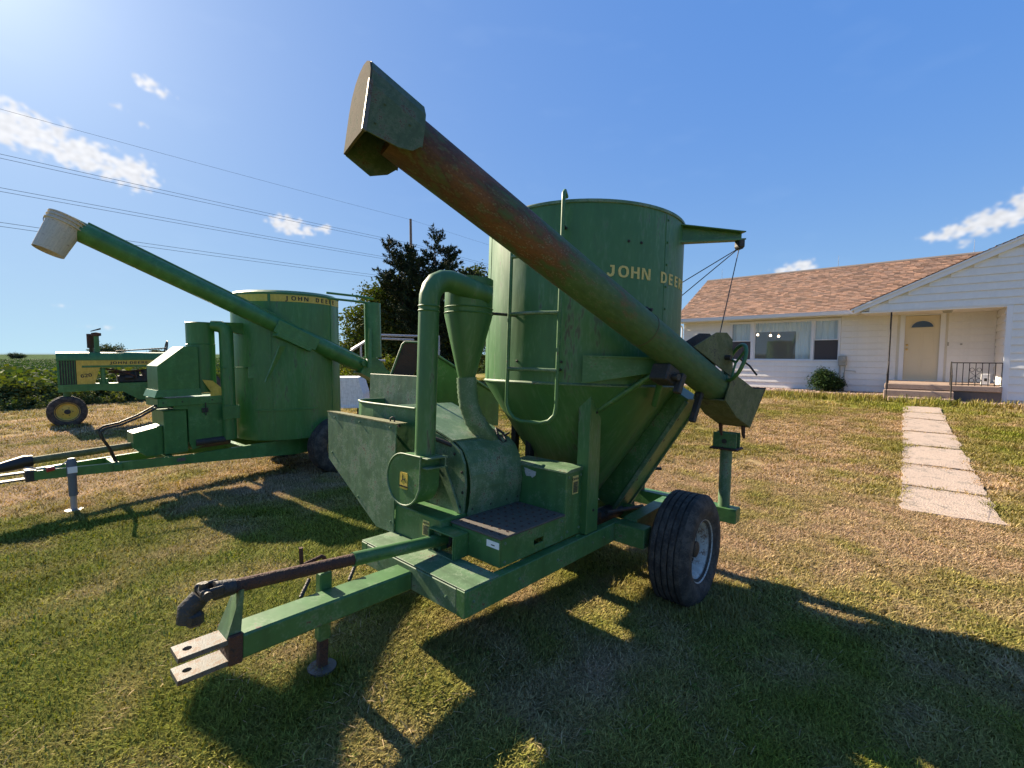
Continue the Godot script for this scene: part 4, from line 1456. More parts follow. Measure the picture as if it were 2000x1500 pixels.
	g = G.new()
	g.tube([V(-1.56, 1.242, -1.36), V(-1.56, 1.262, -1.36), V(-1.555, 1.27, -1.345), V(-1.55, 1.262, -1.33), V(-1.55, 1.24, -1.33)], 0.005, 6)
	part(g, "lift_ring", mats.dark_steel, fd)
	part(B(V(-1.59, 0.60, -1.46), V(-1.10, 0.62, -1.26), 0.003), "floor", green, fd)
	g = G.new()
	g.hexa([V(-1.592, 0.56, -1.44), V(-1.0, 0.56, -1.44), V(-1.0, 0.565, -1.435), V(-1.592, 0.565, -1.435), V(-1.592, 0.90, -2.085), V(-1.0, 0.90, -2.085), V(-1.0, 0.905, -2.08), V(-1.592, 0.905, -2.08)])
	part(g, "sloped_side", green, fd)
	g = G.new()
	g.strip(P2([-1.43, -1.27, -1.44, -1.75, -1.425, -1.93, -1.37, -2.06, -1.27, -2.12, -1.10, -2.13, -0.98, -2.10, -0.95, -1.62]), 0.010, 0.92, 1.325, across_y())
	part(g, "tub_wall", green, fd)
	g = G.new()
	var rim := []
	for p in P2([-1.435, -1.27, -1.445, -1.75, -1.43, -1.935, -1.372, -2.065, -1.27, -2.125, -1.10, -2.135]):
		rim.append(V(p.x, 1.325, p.y))
	g.tube(rim, 0.009, 7)
	part(g, "tub_rim", worn, fd)
	for q in [V(-1.446, 1.22, -1.62), V(-1.446, 1.20, -1.42)]:
		g = G.new()
		g.tube([q, q - V(0.012, 0, 0)], 0.012, 7)
		part(g, "bolt", mats.dark_steel, fd)
	part(B(V(-1.10, 1.20, -2.36), V(-1.092, 1.53, -1.55), 0.002), "back_plate", worn, fd)
	g = G.new()
	g.hexa([V(-0.85, 1.10, -1.91), V(0.05, 1.05, -1.91), V(0.05, 1.05, -1.90), V(-0.85, 1.10, -1.90), V(-0.85, 1.75, -1.91), V(0.05, 1.34, -1.91), V(0.05, 1.34, -1.90), V(-0.85, 1.75, -1.90)])
	part(g, "side_sheet", green, fd)
	g = G.new()
	g.tube([V(-0.86, 1.755, -1.895), V(0.06, 1.342, -1.895)], 0.013, 7)
	part(g, "sheet_lip", worn, fd)
	g = G.new()
	g.hexa([V(-1.01, 1.49, -2.205), V(-1.0, 1.49, -2.205), V(-0.88, 1.49, -2.06), V(-0.89, 1.49, -2.06), V(-0.93, 1.81, -2.12), V(-0.92, 1.81, -2.12), V(-0.79, 1.81, -1.96), V(-0.80, 1.81, -1.96)])
	part(g, "raised_flap", mats.rust, fd, "rusty brown hopper flap folded up")
	g = G.new()
	g.tube([V(-1.01, 1.49, -2.205), V(-0.94, 1.79, -2.13), V(-0.925, 1.812, -2.11), V(-0.80, 1.812, -1.96)], 0.009, 7)
	part(g, "flap_rim", worn, fd)
	for q in [[-1.10, -1.2], [-0.50, -1.25], [-0.62, -1.0]]:
		g = G.new()
		g.box(V(q[0], 0.55, q[1]), V(q[0] + 0.05, 1.2, q[1] + 0.05), 0.003)
		part(g, "inner_post", mats.dark_steel, fd)

	bolts(fd, [V(-1.60, 1.21, -2.0), V(-1.60, 1.21, -1.66), V(-1.60, 1.21, -1.30), V(-1.60, 0.90, -1.27), V(-1.60, 0.62, -1.27), V(-1.60, 0.95, -2.03), V(-1.60, 0.70, -1.66)], V(-1, 0, 0), worn)
	bolts(mill, [V(-1.412, 1.08, -0.90), V(-1.412, 0.98, -0.83), V(-1.412, 0.86, -0.82), V(-1.412, 0.77, -0.84), V(-1.412, 1.13, -1.10)], V(-1, 0, 0), mats.dark_steel)
	bolts(mill, [V(-1.36, 0.76, -0.792), V(-1.20, 0.76, -0.792), V(-1.05, 0.76, -0.792), V(-0.945, 0.76, -0.792)], V(0, 0, 1), mats.dark_steel)
	bolts(bb, [V(-0.89, 0.60, -0.42), V(-0.76, 0.60, -0.42), V(-0.89, 0.94, -0.42), V(-0.755, 0.94, -0.42)], V(0, 0, 1), worn)
	bolts(sb, [V(-1.47, 0.68, -0.42), V(-0.95, 0.68, -0.42), V(-1.47, 0.58, -0.42), V(-0.95, 0.58, -0.42)], V(0, 0, 1), worn)
	bolts(t, [V(-1.74, 0.485, -0.37), V(-1.40, 0.485, -0.37), V(-1.05, 0.485, -0.37), V(-0.66, 0.485, -0.37), V(-0.52, 0.485, -0.37)], V(0, 0, 1), worn)
	bolts(t, [V(-0.66, 0.70, -0.375), V(-0.66, 1.34, -0.375), V(-0.63, 1.40, -0.375)], V(0, 0, 1), mats.dark_steel)
	bolts(t, [V(-1.80, 0.485, -0.50), V(-1.80, 0.485, -1.10)], V(-1, 0, 0), worn)
	for th in [156.0, 181.0]:
		var bn := V(cos(deg_to_rad(th)), 0, sin(deg_to_rad(th)))
		bolts(tank, [V(-0.2, 1.66, -0.82) + bn * 0.741, V(-0.2, 2.50, -0.82) + bn * 0.74], bn, mats.dark_steel)
	for th in [125.0, 118.0]:
		var bn := V(cos(deg_to_rad(th)), 0, sin(deg_to_rad(th)))
		bolts(tank, [V(-0.2, 2.43, -0.82) + bn * 0.74], bn, mats.dark_steel)
	var ln := V(cos(deg_to_rad(100.0)), 0, sin(deg_to_rad(100.0)))
	for i in 8:
		bolts(tank, [V(-0.2, 1.60 + i * 0.145, -0.82) + ln * 0.742], ln, mats.green_sheet)

	# inclined discharge box under the cone
	g = G.new()
	var dz := V(0, 0.86, 0.52).normalized()
	var dn := V(0, -0.52, 0.86).normalized()
	g.box(V(-0.13, 0.0, -0.10), V(0.13, 1.08, 0.10), 0.006, Transform3D(Basis(V(1, 0, 0), dz, dn), V(0.10, 0.56, -0.66)))
	var chute := part(g, "discharge_chute", green, t)
	for s in [-0.135, 0.135]:
		g = G.new()
		g.box(V(s - 0.012, 0.02, 0.085), V(s + 0.012, 1.06, 0.115), 0.003, Transform3D(Basis(V(1, 0, 0), dz, dn), V(0.10, 0.56, -0.66)))
		part(g, "flange", worn, chute)
	for i in 5:
		g = G.new()
		var p := V(0.10, 0.56, -0.66) + dz * (0.15 + i * 0.19) + dn * 0.1
		g.tube([p + V(-0.10, 0, 0), p + V(-0.10, 0, 0) + dn * 0.012], 0.010, 6)
		part(g, "bolt", mats.dark_steel, chute)
	g = G.new()
	g.box(V(0.42, 0.6, -0.62), V(0.50, 0.92, -0.55), 0.003)
	g.tube([V(0.40, 0.80, -0.56), V(0.52, 0.80, -0.42)], 0.014, 7)
	part(g, "rear_stand", mats.dark_steel, t)
	g = G.new()
	g.tube([V(-0.3, 0.50, -0.60), V(0.3, 0.50, -0.60)], 0.06, 12)
	g.box(V(-0.45, 0.44, -0.72), V(-0.28, 0.60, -0.52), 0.02)
	part(g, "gearbox", mats.dark_steel, t)
	for q in [[-0.9, 0.60, -0.62], [-0.35, 0.60, -0.45]]:
		g = G.new()
		g.tube([V(q[0], q[1], q[2]), V(q[0] + 0.55, q[1] - 0.06, q[2] + 0.02)], 0.016, 8)
		part(g, "drive_rod", mats.dark_steel, t)

	# boom with pulley and the auger's lift cable
	g = G.new()
	var jx := V(0.37, 0, 0.28).normalized()
	var jt := Transform3D(Basis(jx, Vector3.UP, jx.cross(Vector3.UP)), V(-0.07, 2.63, -0.08))
	g.prism(P2([-0.06, -0.115, 0.0, -0.105, 0.47, -0.045, 0.47, 0.01, -0.06, 0.01]), -0.025, -0.019, jt)
	g.box(V(-0.06, 0.008, -0.03), V(0.47, 0.016, 0.03), 0.002, jt)
	g.prism(P2([-0.06, -0.115, 0.47, -0.045, 0.47, -0.035, -0.06, -0.10]), -0.03, 0.03, jt)
	part(g, "boom", green, t)
	g = G.new()
	g.box(V(0.42, -0.10, -0.03), V(0.465, -0.045, 0.03), 0.006, jt)
	g.tube([jt * V(0.44, -0.09, -0.02), jt * V(0.44, -0.09, 0.02)], 0.024, 14)
	part(g, "pulley", mats.dark_steel, t)
	var pul := jt * V(0.44, -0.10, 0.0)
	var ax := V(2.414, -1.059, 0.592).normalized()
	var az := ax.cross(Vector3.UP).normalized()
	var af := Transform3D(Basis(ax, az.cross(ax), az), V(0.17, 1.41, 0.25))
	for e in [af * V(-0.42, 0.315, 0.0), V(0.10, 2.28, -0.16), V(0.16, 2.20, -0.17)]:
		g = G.new()
		g.tube([pul, e], 0.0035, 5)
		part(g, "lift_cable", mats.cable, t)

	# auger, drawn along its own axis (x from the spout down to the tail)
	var au := Node3D.new()
	au.name = "auger"
	t.add_child(au)
	au.transform = af
	g = G.new()
	g.tube([V(-2.72, 0, 0), V(-2.1, 0, 0), V(-1.4, 0, 0), V(-0.7, 0, 0), V(-0.30, 0, 0)], 0.100, 32)
	g.mapped = true
	for p in g.v:
		g.u.append(Vector2((p.x + 2.75) / 2.75, 0.5 + 0.5 * atan2(p.z, -p.y) / PI))
	# keep triangles from wrapping round the texture's edge
	for i in range(0, g.u.size(), 3):
		var hi := maxf(g.u[i].y, maxf(g.u[i + 1].y, g.u[i + 2].y))
		for k in 3:
			if hi - g.u[i + k].y > 0.5:
				g.u[i + k].y += 1.0
	part(g, "tube", mats.auger_skin, au)
	g = G.new()
	g.box(V(-2.25, 0.086, -0.045), V(-0.95, 0.102, -0.03), 0.003)
	part(g, "seam", mats.rust, au)
	g = G.new()
	g.lathe([Vector2(0.0995, -0.004), Vector2(0.103, -0.003), Vector2(0.103, 0.003), Vector2(0.0995, 0.004)], 32, along(V(-1.12, 0, 0), V(0, 0, 0)))
	part(g, "joint", mats.auger_skin, au)
	g = G.new()
	g.box(V(-1.16, 0.10, -0.018), V(-1.11, 0.128, 0.012), 0.004)
	g.tube([V(-1.135, 0.118, -0.025), V(-1.135, 0.118, 0.03)], 0.009, 7)
	part(g, "clamp", mats.dark_steel, au)
	# spout
	g = G.new()
	var hood := [[0.121, -0.06], [0.121, 0.01], [0.112, 0.06], [0.085, 0.10], [0.045, 0.122], [0.0, 0.13], [-0.045, 0.122], [-0.085, 0.10], [-0.112, 0.06], [-0.121, 0.01], [-0.121, -0.06]]
	var hl := PackedVector2Array()
	for p in hood:
		hl.append(Vector2(p[0], p[1]))
	g.strip(hl, 0.006, 0.0, 0.215, Transform3D(Basis(V(0, 0, 1), V(-0.30, 1, 0), V(1, 0, 0)), V(-2.862, 0, 0)))
	part(g, "spout_top", mats.spout, au)
	g = G.new()
	g.prism(P2([-2.846, -0.055, -2.632, -0.055, -2.655, -0.095, -2.70, -0.118, -2.818, -0.145]), 0.118, 0.124)
	part(g, "spout_side", mats.spout, au)
	g = G.new()
	g.prism(P2([-2.846, -0.055, -2.632, -0.055, -2.655, -0.10, -2.71, -0.15, -2.818, -0.14]), -0.124, -0.118)
	part(g, "spout_side", mats.spout, au)
	g = G.new()
	hl.append(Vector2(-0.121, -0.14))
	hl.append(Vector2(0.0, -0.14))
	hl.append(Vector2(0.121, -0.145))
	g.prism(hl, -0.006, 0.003, Transform3D(Basis(V(0, 0, 1), V(-0.30, 1, 0), V(1, 0, 0)), V(-2.862, 0, 0)), true)
	part(g, "spout_end", mats.spout_end, au)
	g = G.new()
	g.hexa([V(-2.828, -0.147, 0.117), V(-2.813, -0.147, 0.117), V(-2.813, -0.147, 0.128), V(-2.828, -0.147, 0.128), V(-2.878, 0.02, 0.117), V(-2.863, 0.02, 0.117), V(-2.863, 0.02, 0.128), V(-2.878, 0.02, 0.128)])
	part(g, "spout_edge", mats.bare_steel, au)
	bolts(au, [V(-2.80, -0.02, 0.124), V(-2.70, -0.02, 0.124), V(-2.80, -0.10, 0.124)], V(0, 0, 1), mats.spout, 0.45)
	# tail trough
	g = G.new()
	g.prism(P2([-0.34, 0.09, -0.34, -0.10, -0.17, -0.145, 0.03, -0.145, 0.08, 0.16, -0.05, 0.105, -0.20, 0.10]), 0.106, 0.113)
	part(g, "trough_side", mats.green_dusty, au)
	g = G.new()
	g.prism(P2([-0.34, 0.09, -0.34, -0.10, -0.17, -0.145, 0.03, -0.145, 0.14, 0.26, 0.10, 0.235, 0.06, 0.27, 0.02, 0.255, -0.03, 0.285, -0.09, 0.29, -0.13, 0.14, -0.25, 0.11]), -0.113, -0.106)
	part(g, "trough_side", mats.green_dusty, au)
	g = G.new()
	g.strip(P2([-0.34, -0.10, -0.17, -0.145, 0.03, -0.145]), 0.008, -0.106, 0.106)
	part(g, "trough_floor", mats.green_dusty, au)
	g = G.new()
	g.prism(P2([0.03, -0.145, 0.04, -0.145, 0.115, 0.18, 0.105, 0.18]), -0.105, 0.105)
	part(g, "trough_end", mats.dark_steel, au)
	for z in [-0.08, 0.08]:
		g = G.new()
		g.tube([V(0.0, -0.15, z), V(0.03, -0.20, z), V(0.05, -0.22, z)], [0.014, 0.012, 0.008], 7)
		part(g, "hook", mats.rust, au)
	g = G.new()
	g.tube([V(-0.28, 0.0, 0), V(0.10, 0.0, 0)], 0.03, 10)
	g.lathe([Vector2(0.03, -0.004), Vector2(0.10, 0.0), Vector2(0.03, 0.004)], 20, along(V(-0.16, 0, 0), V(0.05, 0.03, 0.02)))
	part(g, "flighting", mats.dark_steel, au)
	# winch mast
	for z in [-0.055, 0.065]:
		g = G.new()
		g.prism(P2([-0.74, 0.08, -0.56, 0.27, -0.46, 0.32, -0.38, 0.31, -0.33, 0.22, -0.26, 0.09]), z, z + 0.008)
		part(g, "mast_plate", mats.dark_steel if z < 0 else mats.green_dusty, au)
	g = G.new()
	g.tube([V(-0.40, 0.17, -0.055), V(-0.40, 0.17, 0.11)], 0.016, 10)
	g.tube([V(-0.40, 0.17, -0.045), V(-0.40, 0.17, 0.06)], 0.045, 16)
	part(g, "winch_drum", mats.dark_steel, au)
	g = G.new()
	var ring := []
	var wc := V(-0.37, 0.15, 0.13)
	var wx := V(0.45, 0.0, -0.62).normalized()
	for i in 25:
		var a := TAU * i / 24.0
		ring.append(wc + wx * 0.115 * cos(a) + V(0, 0.12 * sin(a), 0))
	g.tube(ring, 0.012, 9, false)
	for k in 3:
		var a := TAU * k / 3.0 + 0.5
		g.tube([wc, wc + wx * 0.115 * cos(a) + V(0, 0.12 * sin(a), 0)], 0.008, 6)
	part(g, "hand_wheel", green, au)
	g = G.new()
	g.tube([V(-0.33, 0.20, 0.12), V(-0.26, 0.18, 0.16), V(-0.20, 0.14, 0.19)], 0.006, 6)
	part(g, "handle", mats.dark_steel, au)
	# pivot
	g = G.new()
	g.box(V(-0.89, -0.20, -0.06), V(-0.78, -0.10, 0.06), 0.006)
	g.box(V(-0.80, -0.24, 0.06), V(-0.76, -0.12, 0.10), 0.004)
	g.tube([V(-0.83, -0.16, -0.09), V(-0.83, -0.16, 0.10)], 0.02, 10)
	part(g, "pivot", mats.dark_steel, au)
	g = G.new()
	g.box(V(-0.46, -0.30, -0.02), V(-0.43, -0.10, 0.02), 0.004)
	part(g, "stop_bar", mats.dark_steel, au)


# rust near the spout giving way to green enamel towards the tail, with lichen flecks
func auger_texture() -> ImageTexture:
	var w := 1024
	var h := 256
	var a := bytes_of(0.006, 5, 301, 1024)
	var b := bytes_of(0.03, 4, 302, 1024)
	var d := bytes_of(0.16, 3, 303, 1024)
	var im := Image.create(w, h, false, Image.FORMAT_RGB8)
	for y in h:
		for x in w:
			var i := (y * 2) * 1024 + x
			var na := a[i] / 255.0
			var nb := b[i] / 255.0
			var nd := d[i] / 255.0
			var s := float(x) / w
			var k := clampf((0.43 - s) * 3.8 + (na - 0.5) * 2.2 + (nb - 0.5) * 1.6, 0.0, 1.0)
			var green := Color(0.055, 0.115, 0.042) * (0.75 + 0.5 * nb)
			var brown := Color(0.062, 0.027, 0.017).lerp(Color(0.13, 0.055, 0.025), clampf((na - 0.45) * 3.0, 0, 1)) * (0.7 + 0.6 * nd)
			var c := green.lerp(brown, k)
			var fleck := clampf((nd * 0.6 + nb * 0.4 - 0.64) * 12.0, 0.0, 1.0) * clampf(1.0 - absf(s - 0.3) * 3.0, 0.0, 1.0)
			c = c.lerp(Color(0.26, 0.23, 0.18), fleck * 0.7)
			var moss := clampf((nb - 0.62) * 6.0, 0.0, 1.0) * 0.6
			c = c.lerp(Color(0.07, 0.085, 0.04), moss)
			c.a = 1.0
			im.set_pixel(x, y, c.linear_to_srgb())
	return ImageTexture.create_from_image(im)


# ---------------------------------------------------------------- far grinder mixer: same axes
func make_far_mixer() -> void:
	var xf := Transform3D(Basis(Vector3.UP, deg_to_rad(51.0)), V(-2.62, 0, -6.74))
	var t := thing("grinder_mixer", "cleaner green grinder mixer with yellow band round its straight tank", "grinder mixer", xf)
	var green: Material = mats.green_bright
	var g := G.new()
	# frame: two rails that close in on the hitch
	for s in [1.0, -1.0]:
		var zz := func(z: float) -> float:
			return -0.82 + (z + 0.82) * s
		g = G.new()
		var st := [[0.62, -0.34, 0.32, 0.54], [-0.45, -0.34, 0.29, 0.53], [-1.8, -0.42, 0.385, 0.49], [-3.12, -0.72, 0.405, 0.50]]
		for i in 3:
			var a: Array = st[i]
			var b: Array = st[i + 1]
			g.hexa([V(a[0], a[2], zz.call(a[1])), V(b[0], b[2], zz.call(b[1])), V(b[0], b[2], zz.call(b[1] - 0.05)), V(a[0], a[2], zz.call(a[1] - 0.05)), V(a[0], a[3], zz.call(a[1])), V(b[0], b[3], zz.call(b[1])), V(b[0], b[3], zz.call(b[1] - 0.05)), V(a[0], a[3], zz.call(a[1] - 0.05))])
		part(g, "side_rail", green, t)
	for x in [-2.45, -1.95, -1.1, 0.3]:
		var wz := 0.42 if x > -1.9 else 0.30
		part(B(V(x, 0.40, -0.82 - wz), V(x + 0.07, 0.485, -0.82 + wz)), "cross_beam", green, t)
	part(B(V(-3.14, 0.395, -0.93), V(-3.05, 0.505, -0.71)), "hitch_block", mats.dark_steel, t)
	csg_plate(t, "hitch_plate", V(-3.40, 0.475, -0.87), V(-3.10, 0.492, -0.77), V(-3.35, 0.48, -0.82), 0.017, mats.bare_steel)
	csg_plate(t, "hitch_plate", V(-3.40, 0.405, -0.87), V(-3.10, 0.422, -0.77), V(-3.35, 0.41, -0.82), 0.017, mats.bare_steel)
	part(B(V(-1.885, 0.43, -0.41), V(-1.80, 0.47, -0.395), 0.001), "serial_plate", mats.bare_steel, t)
	g = G.new()
	g.tube([V(0, 0.40, -1.55), V(0, 0.40, -0.09)], 0.05, 12)
	part(g, "axle", mats.dark_steel, t)
	make_wheel(t, V(0, 0.40, 0), 0.40, 0.14, 0.20, mats.yellow, 1.0)
	make_wheel(t, V(0, 0.40, -1.64), 0.40, 0.14, 0.20, mats.yellow, -1.0)
	# jack
	g = G.new()
	g.tube([V(-2.79, 0.18, -0.66), V(-2.79, 0.56, -0.66)], 0.038, 16)
	g.lathe([Vector2(0.045, 0.40), Vector2(0.045, 0.56), Vector2(0.03, 0.60), Vector2(0, 0.60)], 16, Transform3D(Basis(), V(-2.79, 0, -0.66)))
	var jack := part(g, "jack", mats.jack_grey, t)
	g = G.new()
	g.tube([V(-2.79, 0.02, -0.66), V(-2.79, 0.20, -0.66)], 0.028, 12)
	g.lathe([Vector2(0, 0.0), Vector2(0.08, 0.0), Vector2(0.08, 0.014), Vector2(0, 0.02)], 18, Transform3D(Basis(), V(-2.79, 0.008, -0.66)))
	part(g, "leg", mats.galvanised, jack)
	g = G.new()
	g.tube([V(-2.79, 0.59, -0.66), V(-2.86, 0.55, -0.64), V(-2.93, 0.515, -0.63)], 0.007, 7)
	part(g, "crank", mats.galvanised, jack)
	g = G.new()
	g.tube([V(-2.93, 0.52, -0.63), V(-2.99, 0.515, -0.62)], [0.024, 0.028], 12)
	part(g, "knob", mats.red_plastic, jack)
	part(B(V(-2.83, 0.44, -0.618), V(-2.75, 0.51, -0.612), 0.001), "jack_label", mats.sticker_white, jack)
	# drive line
	g = G.new()
	g.tube([V(-3.14, 0.60, -0.82), V(-2.10, 0.64, -0.82)], 0.040, 18)
	part(g, "shaft_guard", mats.green_dusty, t)
	g = G.new()
	g.tube([V(-3.32, 0.565, -0.82), V(-3.26, 0.575, -0.82), V(-3.13, 0.60, -0.82), V(-3.07, 0.602, -0.82)], [0.05, 0.058, 0.07, 0.06], 14)
	g.tube([V(-3.40, 0.545, -0.82), V(-3.30, 0.57, -0.82)], [0.055, 0.035], 12)
	part(g, "shaft_coupling", mats.black, t)
	g = G.new()
	g.tube([V(-3.14, 0.55, -0.78), V(-3.05, 0.52, -0.74), V(-2.97, 0.50, -0.71)], 0.008, 6)
	part(g, "safety_chain", mats.galvanised, t)
	# gear housings
	g = G.new()
	g.prism(P2([-2.24, 0.62, -2.24, 0.80, -1.95, 0.86, -1.95, 0.50, -2.12, 0.50]), -0.97, -0.68)
	part(g, "shaft_hood", green, t)
	part(B(V(-1.945, 0.495, -1.15), V(-1.70, 1.045, -0.62), 0.008), "gear_case", green, t)
	part(B(V(-1.955, 1.043, -1.16), V(-1.69, 1.052, -0.61), 0.003), "gear_case_cover", green, t)
	# mill with hopper
	g = G.new()
	g.prism(P2([-1.84, 1.185, -1.27, 1.185, -1.27, 0.62, -1.66, 0.52, -1.69, 0.62, -1.69, 1.05, -1.84, 1.06]), -1.15, -0.60)
	part(g, "mill_body", green, t)
	for q in [[V(-1.99, 1.10, -0.605), V(-1.27, 1.20, -0.585)], [V(-1.99, 1.10, -1.17), V(-1.27, 1.20, -1.15)], [V(-2.0, 1.10, -1.15), V(-1.98, 1.20, -0.605)]]:
		part(B(q[0], q[1], 0.003), "hopper_wall", green, t)
	g = G.new()
	g.tube([V(-1.50, 0.95, -0.58), V(-1.50, 1.12, -0.575)], 0.007, 6)
	g.box(V(-1.54, 0.99, -0.60), V(-1.47, 1.05, -0.58), 0.003)
	part(g, "latch", mats.dark_steel, t)
	g = G.new()
	g.prism(P2([-1.985, 1.30, -1.985, 1.605, -1.70, 1.85, -1.55, 1.85, -1.55, 1.30]), -1.09, -0.62)
	part(g, "hood", green, t)
	g = G.new()
	g.hexa([V(-2.03, 1.22, -1.12), V(-1.53, 1.22, -1.12), V(-1.53, 1.22, -0.60), V(-2.03, 1.22, -0.60), V(-2.0, 1.305, -1.10), V(-1.54, 1.305, -1.10), V(-1.54, 1.305, -0.61), V(-2.0, 1.305, -0.61)])
	part(g, "hood_skirt", green, t)
	g = G.new()
	g.prism(P2([-1.52, 1.42, -1.40, 1.40, -1.30, 1.30, -1.26, 1.16, -1.44, 1.16, -1.43, 1.26]), -0.60, -0.594)
	part(g, "yellow_guard", mats.yellow, t)
	g = G.new()
	g.box(V(-1.66, 0.52, -1.05), V(-1.2, 0.66, -0.62), 0.02)
	g.tube([V(-1.62, 0.60, -0.62), V(-1.25, 0.60, -0.60)], 0.05, 12)
	part(g, "mill_base", mats.dark_steel, t)
	# dust collector and blower pipe
	var ca := Transform3D(Basis(), V(-1.46, 0, -0.80))
	g = G.new()
	g.lathe([Vector2(0.16, 1.25), Vector2(0.165, 1.88), Vector2(0.162, 1.88), Vector2(0.162, 2.17), Vector2(0.15, 2.17), Vector2(0.15, 2.14), Vector2(0.0, 2.15)], 36, ca)
	part(g, "dust_collector", mats.green_sheet_far, t)
	for y in [1.885, 2.165]:
		g = G.new()
		g.lathe([Vector2(0.158, y - 0.008), Vector2(0.171, y), Vector2(0.158, y + 0.008)], 36, ca)
		part(g, "collector_band", green, t)
	g = G.new()
	g.tube([V(-1.22, 0.60, -0.60), V(-1.22, 1.2, -0.60), V(-1.22, 2.02, -0.60), V(-1.23, 2.08, -0.61), V(-1.27, 2.12, -0.64), V(-1.36, 2.13, -0.70)], [0.085, 0.085, 0.085, 0.085, 0.08, 0.07], 22)
	part(g, "blower_pipe", mats.green_sheet_far, t)
	part(B(V(-1.32, 0.88, -0.53), V(-1.12, 1.06, -0.50), 0.004), "pipe_clamp", green, t)
	g = G.new()
	g.hexa([V(-1.30, 2.10, -0.72), V(-1.0, 2.02, -0.72), V(-1.0, 2.02, -0.60), V(-1.30, 2.10, -0.60), V(-1.34, 2.18, -0.74), V(-1.0, 2.18, -0.74), V(-1.0, 2.18, -0.60), V(-1.34, 2.18, -0.60)])
	part(g, "pipe_bracket", green, t)
	g = G.new()
	g.box(V(-1.30, 1.56, -0.58), V(-0.90, 1.575, -0.52), 0.002)
	g.hexa([V(-1.0, 1.42, -0.50), V(-0.86, 1.42, -0.40), V(-0.86, 1.42, -0.39), V(-1.0, 1.42, -0.49), V(-1.0, 1.58, -0.50), V(-0.86, 1.58, -0.40), V(-0.86, 1.58, -0.39), V(-1.0, 1.58, -0.49)])
	part(g, "pipe_stay", green, t)
	# tank with band and letters
	var axis := Transform3D(Basis(), V(-0.3, 0, -0.82))
	g = G.new()
	g.lathe([Vector2(0.0, 0.52), Vector2(0.735, 0.55), Vector2(0.74, 0.60), Vector2(0.74, 1.3), Vector2(0.739, 2.0), Vector2(0.74, 2.60), Vector2(0.70, 2.635), Vector2(0.0, 2.70)], 72, axis)
	var tank := part(g, "tank", mats.green_sheet_far, t)
	g = G.new()
	g.lathe([Vector2(0.738, 2.585), Vector2(0.748, 2.59), Vector2(0.748, 2.602), Vector2(0.738, 2.607)], 72, axis)
	part(g, "rim", green, tank)
	for q in [[30.0, 130.0], [133.0, 235.0]]:
		g = G.new()
		g.lathe([Vector2(0.7395, 2.478), Vector2(0.7425, 2.478), Vector2(0.7425, 2.572), Vector2(0.7395, 2.572)], 36, axis, deg_to_rad(q[0]), deg_to_rad(q[1]))
		part(g, "band", mats.yellow, tank)
	for th in [131.5, 62.0]:
		var n := V(cos(deg_to_rad(th)), 0, sin(deg_to_rad(th)))
		g = G.new()
		g.box(V(-0.012, 0.60, 0.736), V(0.012, 2.58, 0.746), 0.003, axis * Transform3D(Basis(V(n.z, 0, -n.x), V(0, 1, 0), n), Vector3.ZERO))
		part(g, "lap_seam", green, tank)
	g = G.new()
	g.lathe([Vector2(0.738, 0.96), Vector2(0.75, 0.965), Vector2(0.75, 0.985), Vector2(0.738, 0.99)], 30, axis, deg_to_rad(85.0), deg_to_rad(150.0))
	part(g, "rib", green, tank)
	var words := Node3D.new()
	words.name = "lettering"
	tank.add_child(words)
	var text := "JOHN DEERE"
	for i in text.length():
		if text[i] == " ":
			continue
		var th := deg_to_rad(114.0 - i * 6.4)
		var nn := V(cos(th), 0, sin(th))
		letters(text[i], 0.058, "letter", mats.print_black, words, Transform3D(Basis(V(nn.z, 0, -nn.x), V(0, 1, 0), nn), V(-0.3, 2.525, -0.82) + nn * 0.743), 1.2)
	# auger
	var p0 := V(-2.72, 3.08, -0.37)
	var p1 := V(0.85, 1.40, 0.0)
	var ax := (p1 - p0).normalized()
	var azz := ax.cross(Vector3.UP).normalized()
	var au := Node3D.new()
	au.name = "auger"
	t.add_child(au)
	au.transform = Transform3D(Basis(ax, azz.cross(ax), azz), p1)
	var ln := (p1 - p0).length()
	g = G.new()
	g.tube([V(-ln - 0.02, 0, 0), V(-1.45, 0, 0)], 0.108, 28)
	part(g, "tube", green, au)
	g = G.new()
	g.tube([V(-1.47, 0, 0), V(-0.25, 0, 0)], 0.118, 28)
	part(g, "lower_tube", green, au)
	g = G.new()
	g.box(V(-ln + 0.1, 0.104, -0.02), V(-0.5, 0.128, 0.02), 0.003)
	part(g, "top_rail", green, au)
	g = G.new()
	g.box(V(-1.75, -0.16, -0.06), V(-1.25, -0.10, 0.125), 0.006)
	g.box(V(-1.80, -0.12, 0.10), V(-1.20, 0.06, 0.122), 0.006)
	part(g, "clamp", green, au)
	g = G.new()
	g.prism(P2([-0.45, -0.14, 0.20, -0.17, 0.22, 0.06, -0.40, 0.12]), -0.13, 0.13)
	part(g, "trough", green, au)
	g = G.new()
	g.prism(P2([-0.44, 0.12, -0.34, 0.20, -0.2, 0.235, -0.06, 0.21, 0.06, 0.13, 0.12, 0.08]), -0.10, -0.09)
	part(g, "trough_shield", green, au)
	g = G.new()
	g.tube([V(-0.46, 0.02, 0.12), V(-0.46, 0.02, 0.17)], 0.05, 14)
	part(g, "trough_pivot", green, au)
	g = G.new()
	g.hexa([V(-0.95, 1.38, -0.12), V(-0.93, 1.38, -0.12), V(-0.72, 1.86, 0.0), V(-0.80, 1.86, 0.0), V(-0.95, 1.38, -0.08), V(-0.93, 1.38, -0.08), V(-0.72, 1.86, 0.04), V(-0.80, 1.86, 0.04)])
	part(g, "auger_strut", green, t)
	# lift column over the trough, with its boom
	g = G.new()
	g.tube([V(0.64, 1.70, 0.03), V(0.64, 2.55, 0.03)], 0.125, 26)
	part(g, "lift_column", green, t)
	g = G.new()
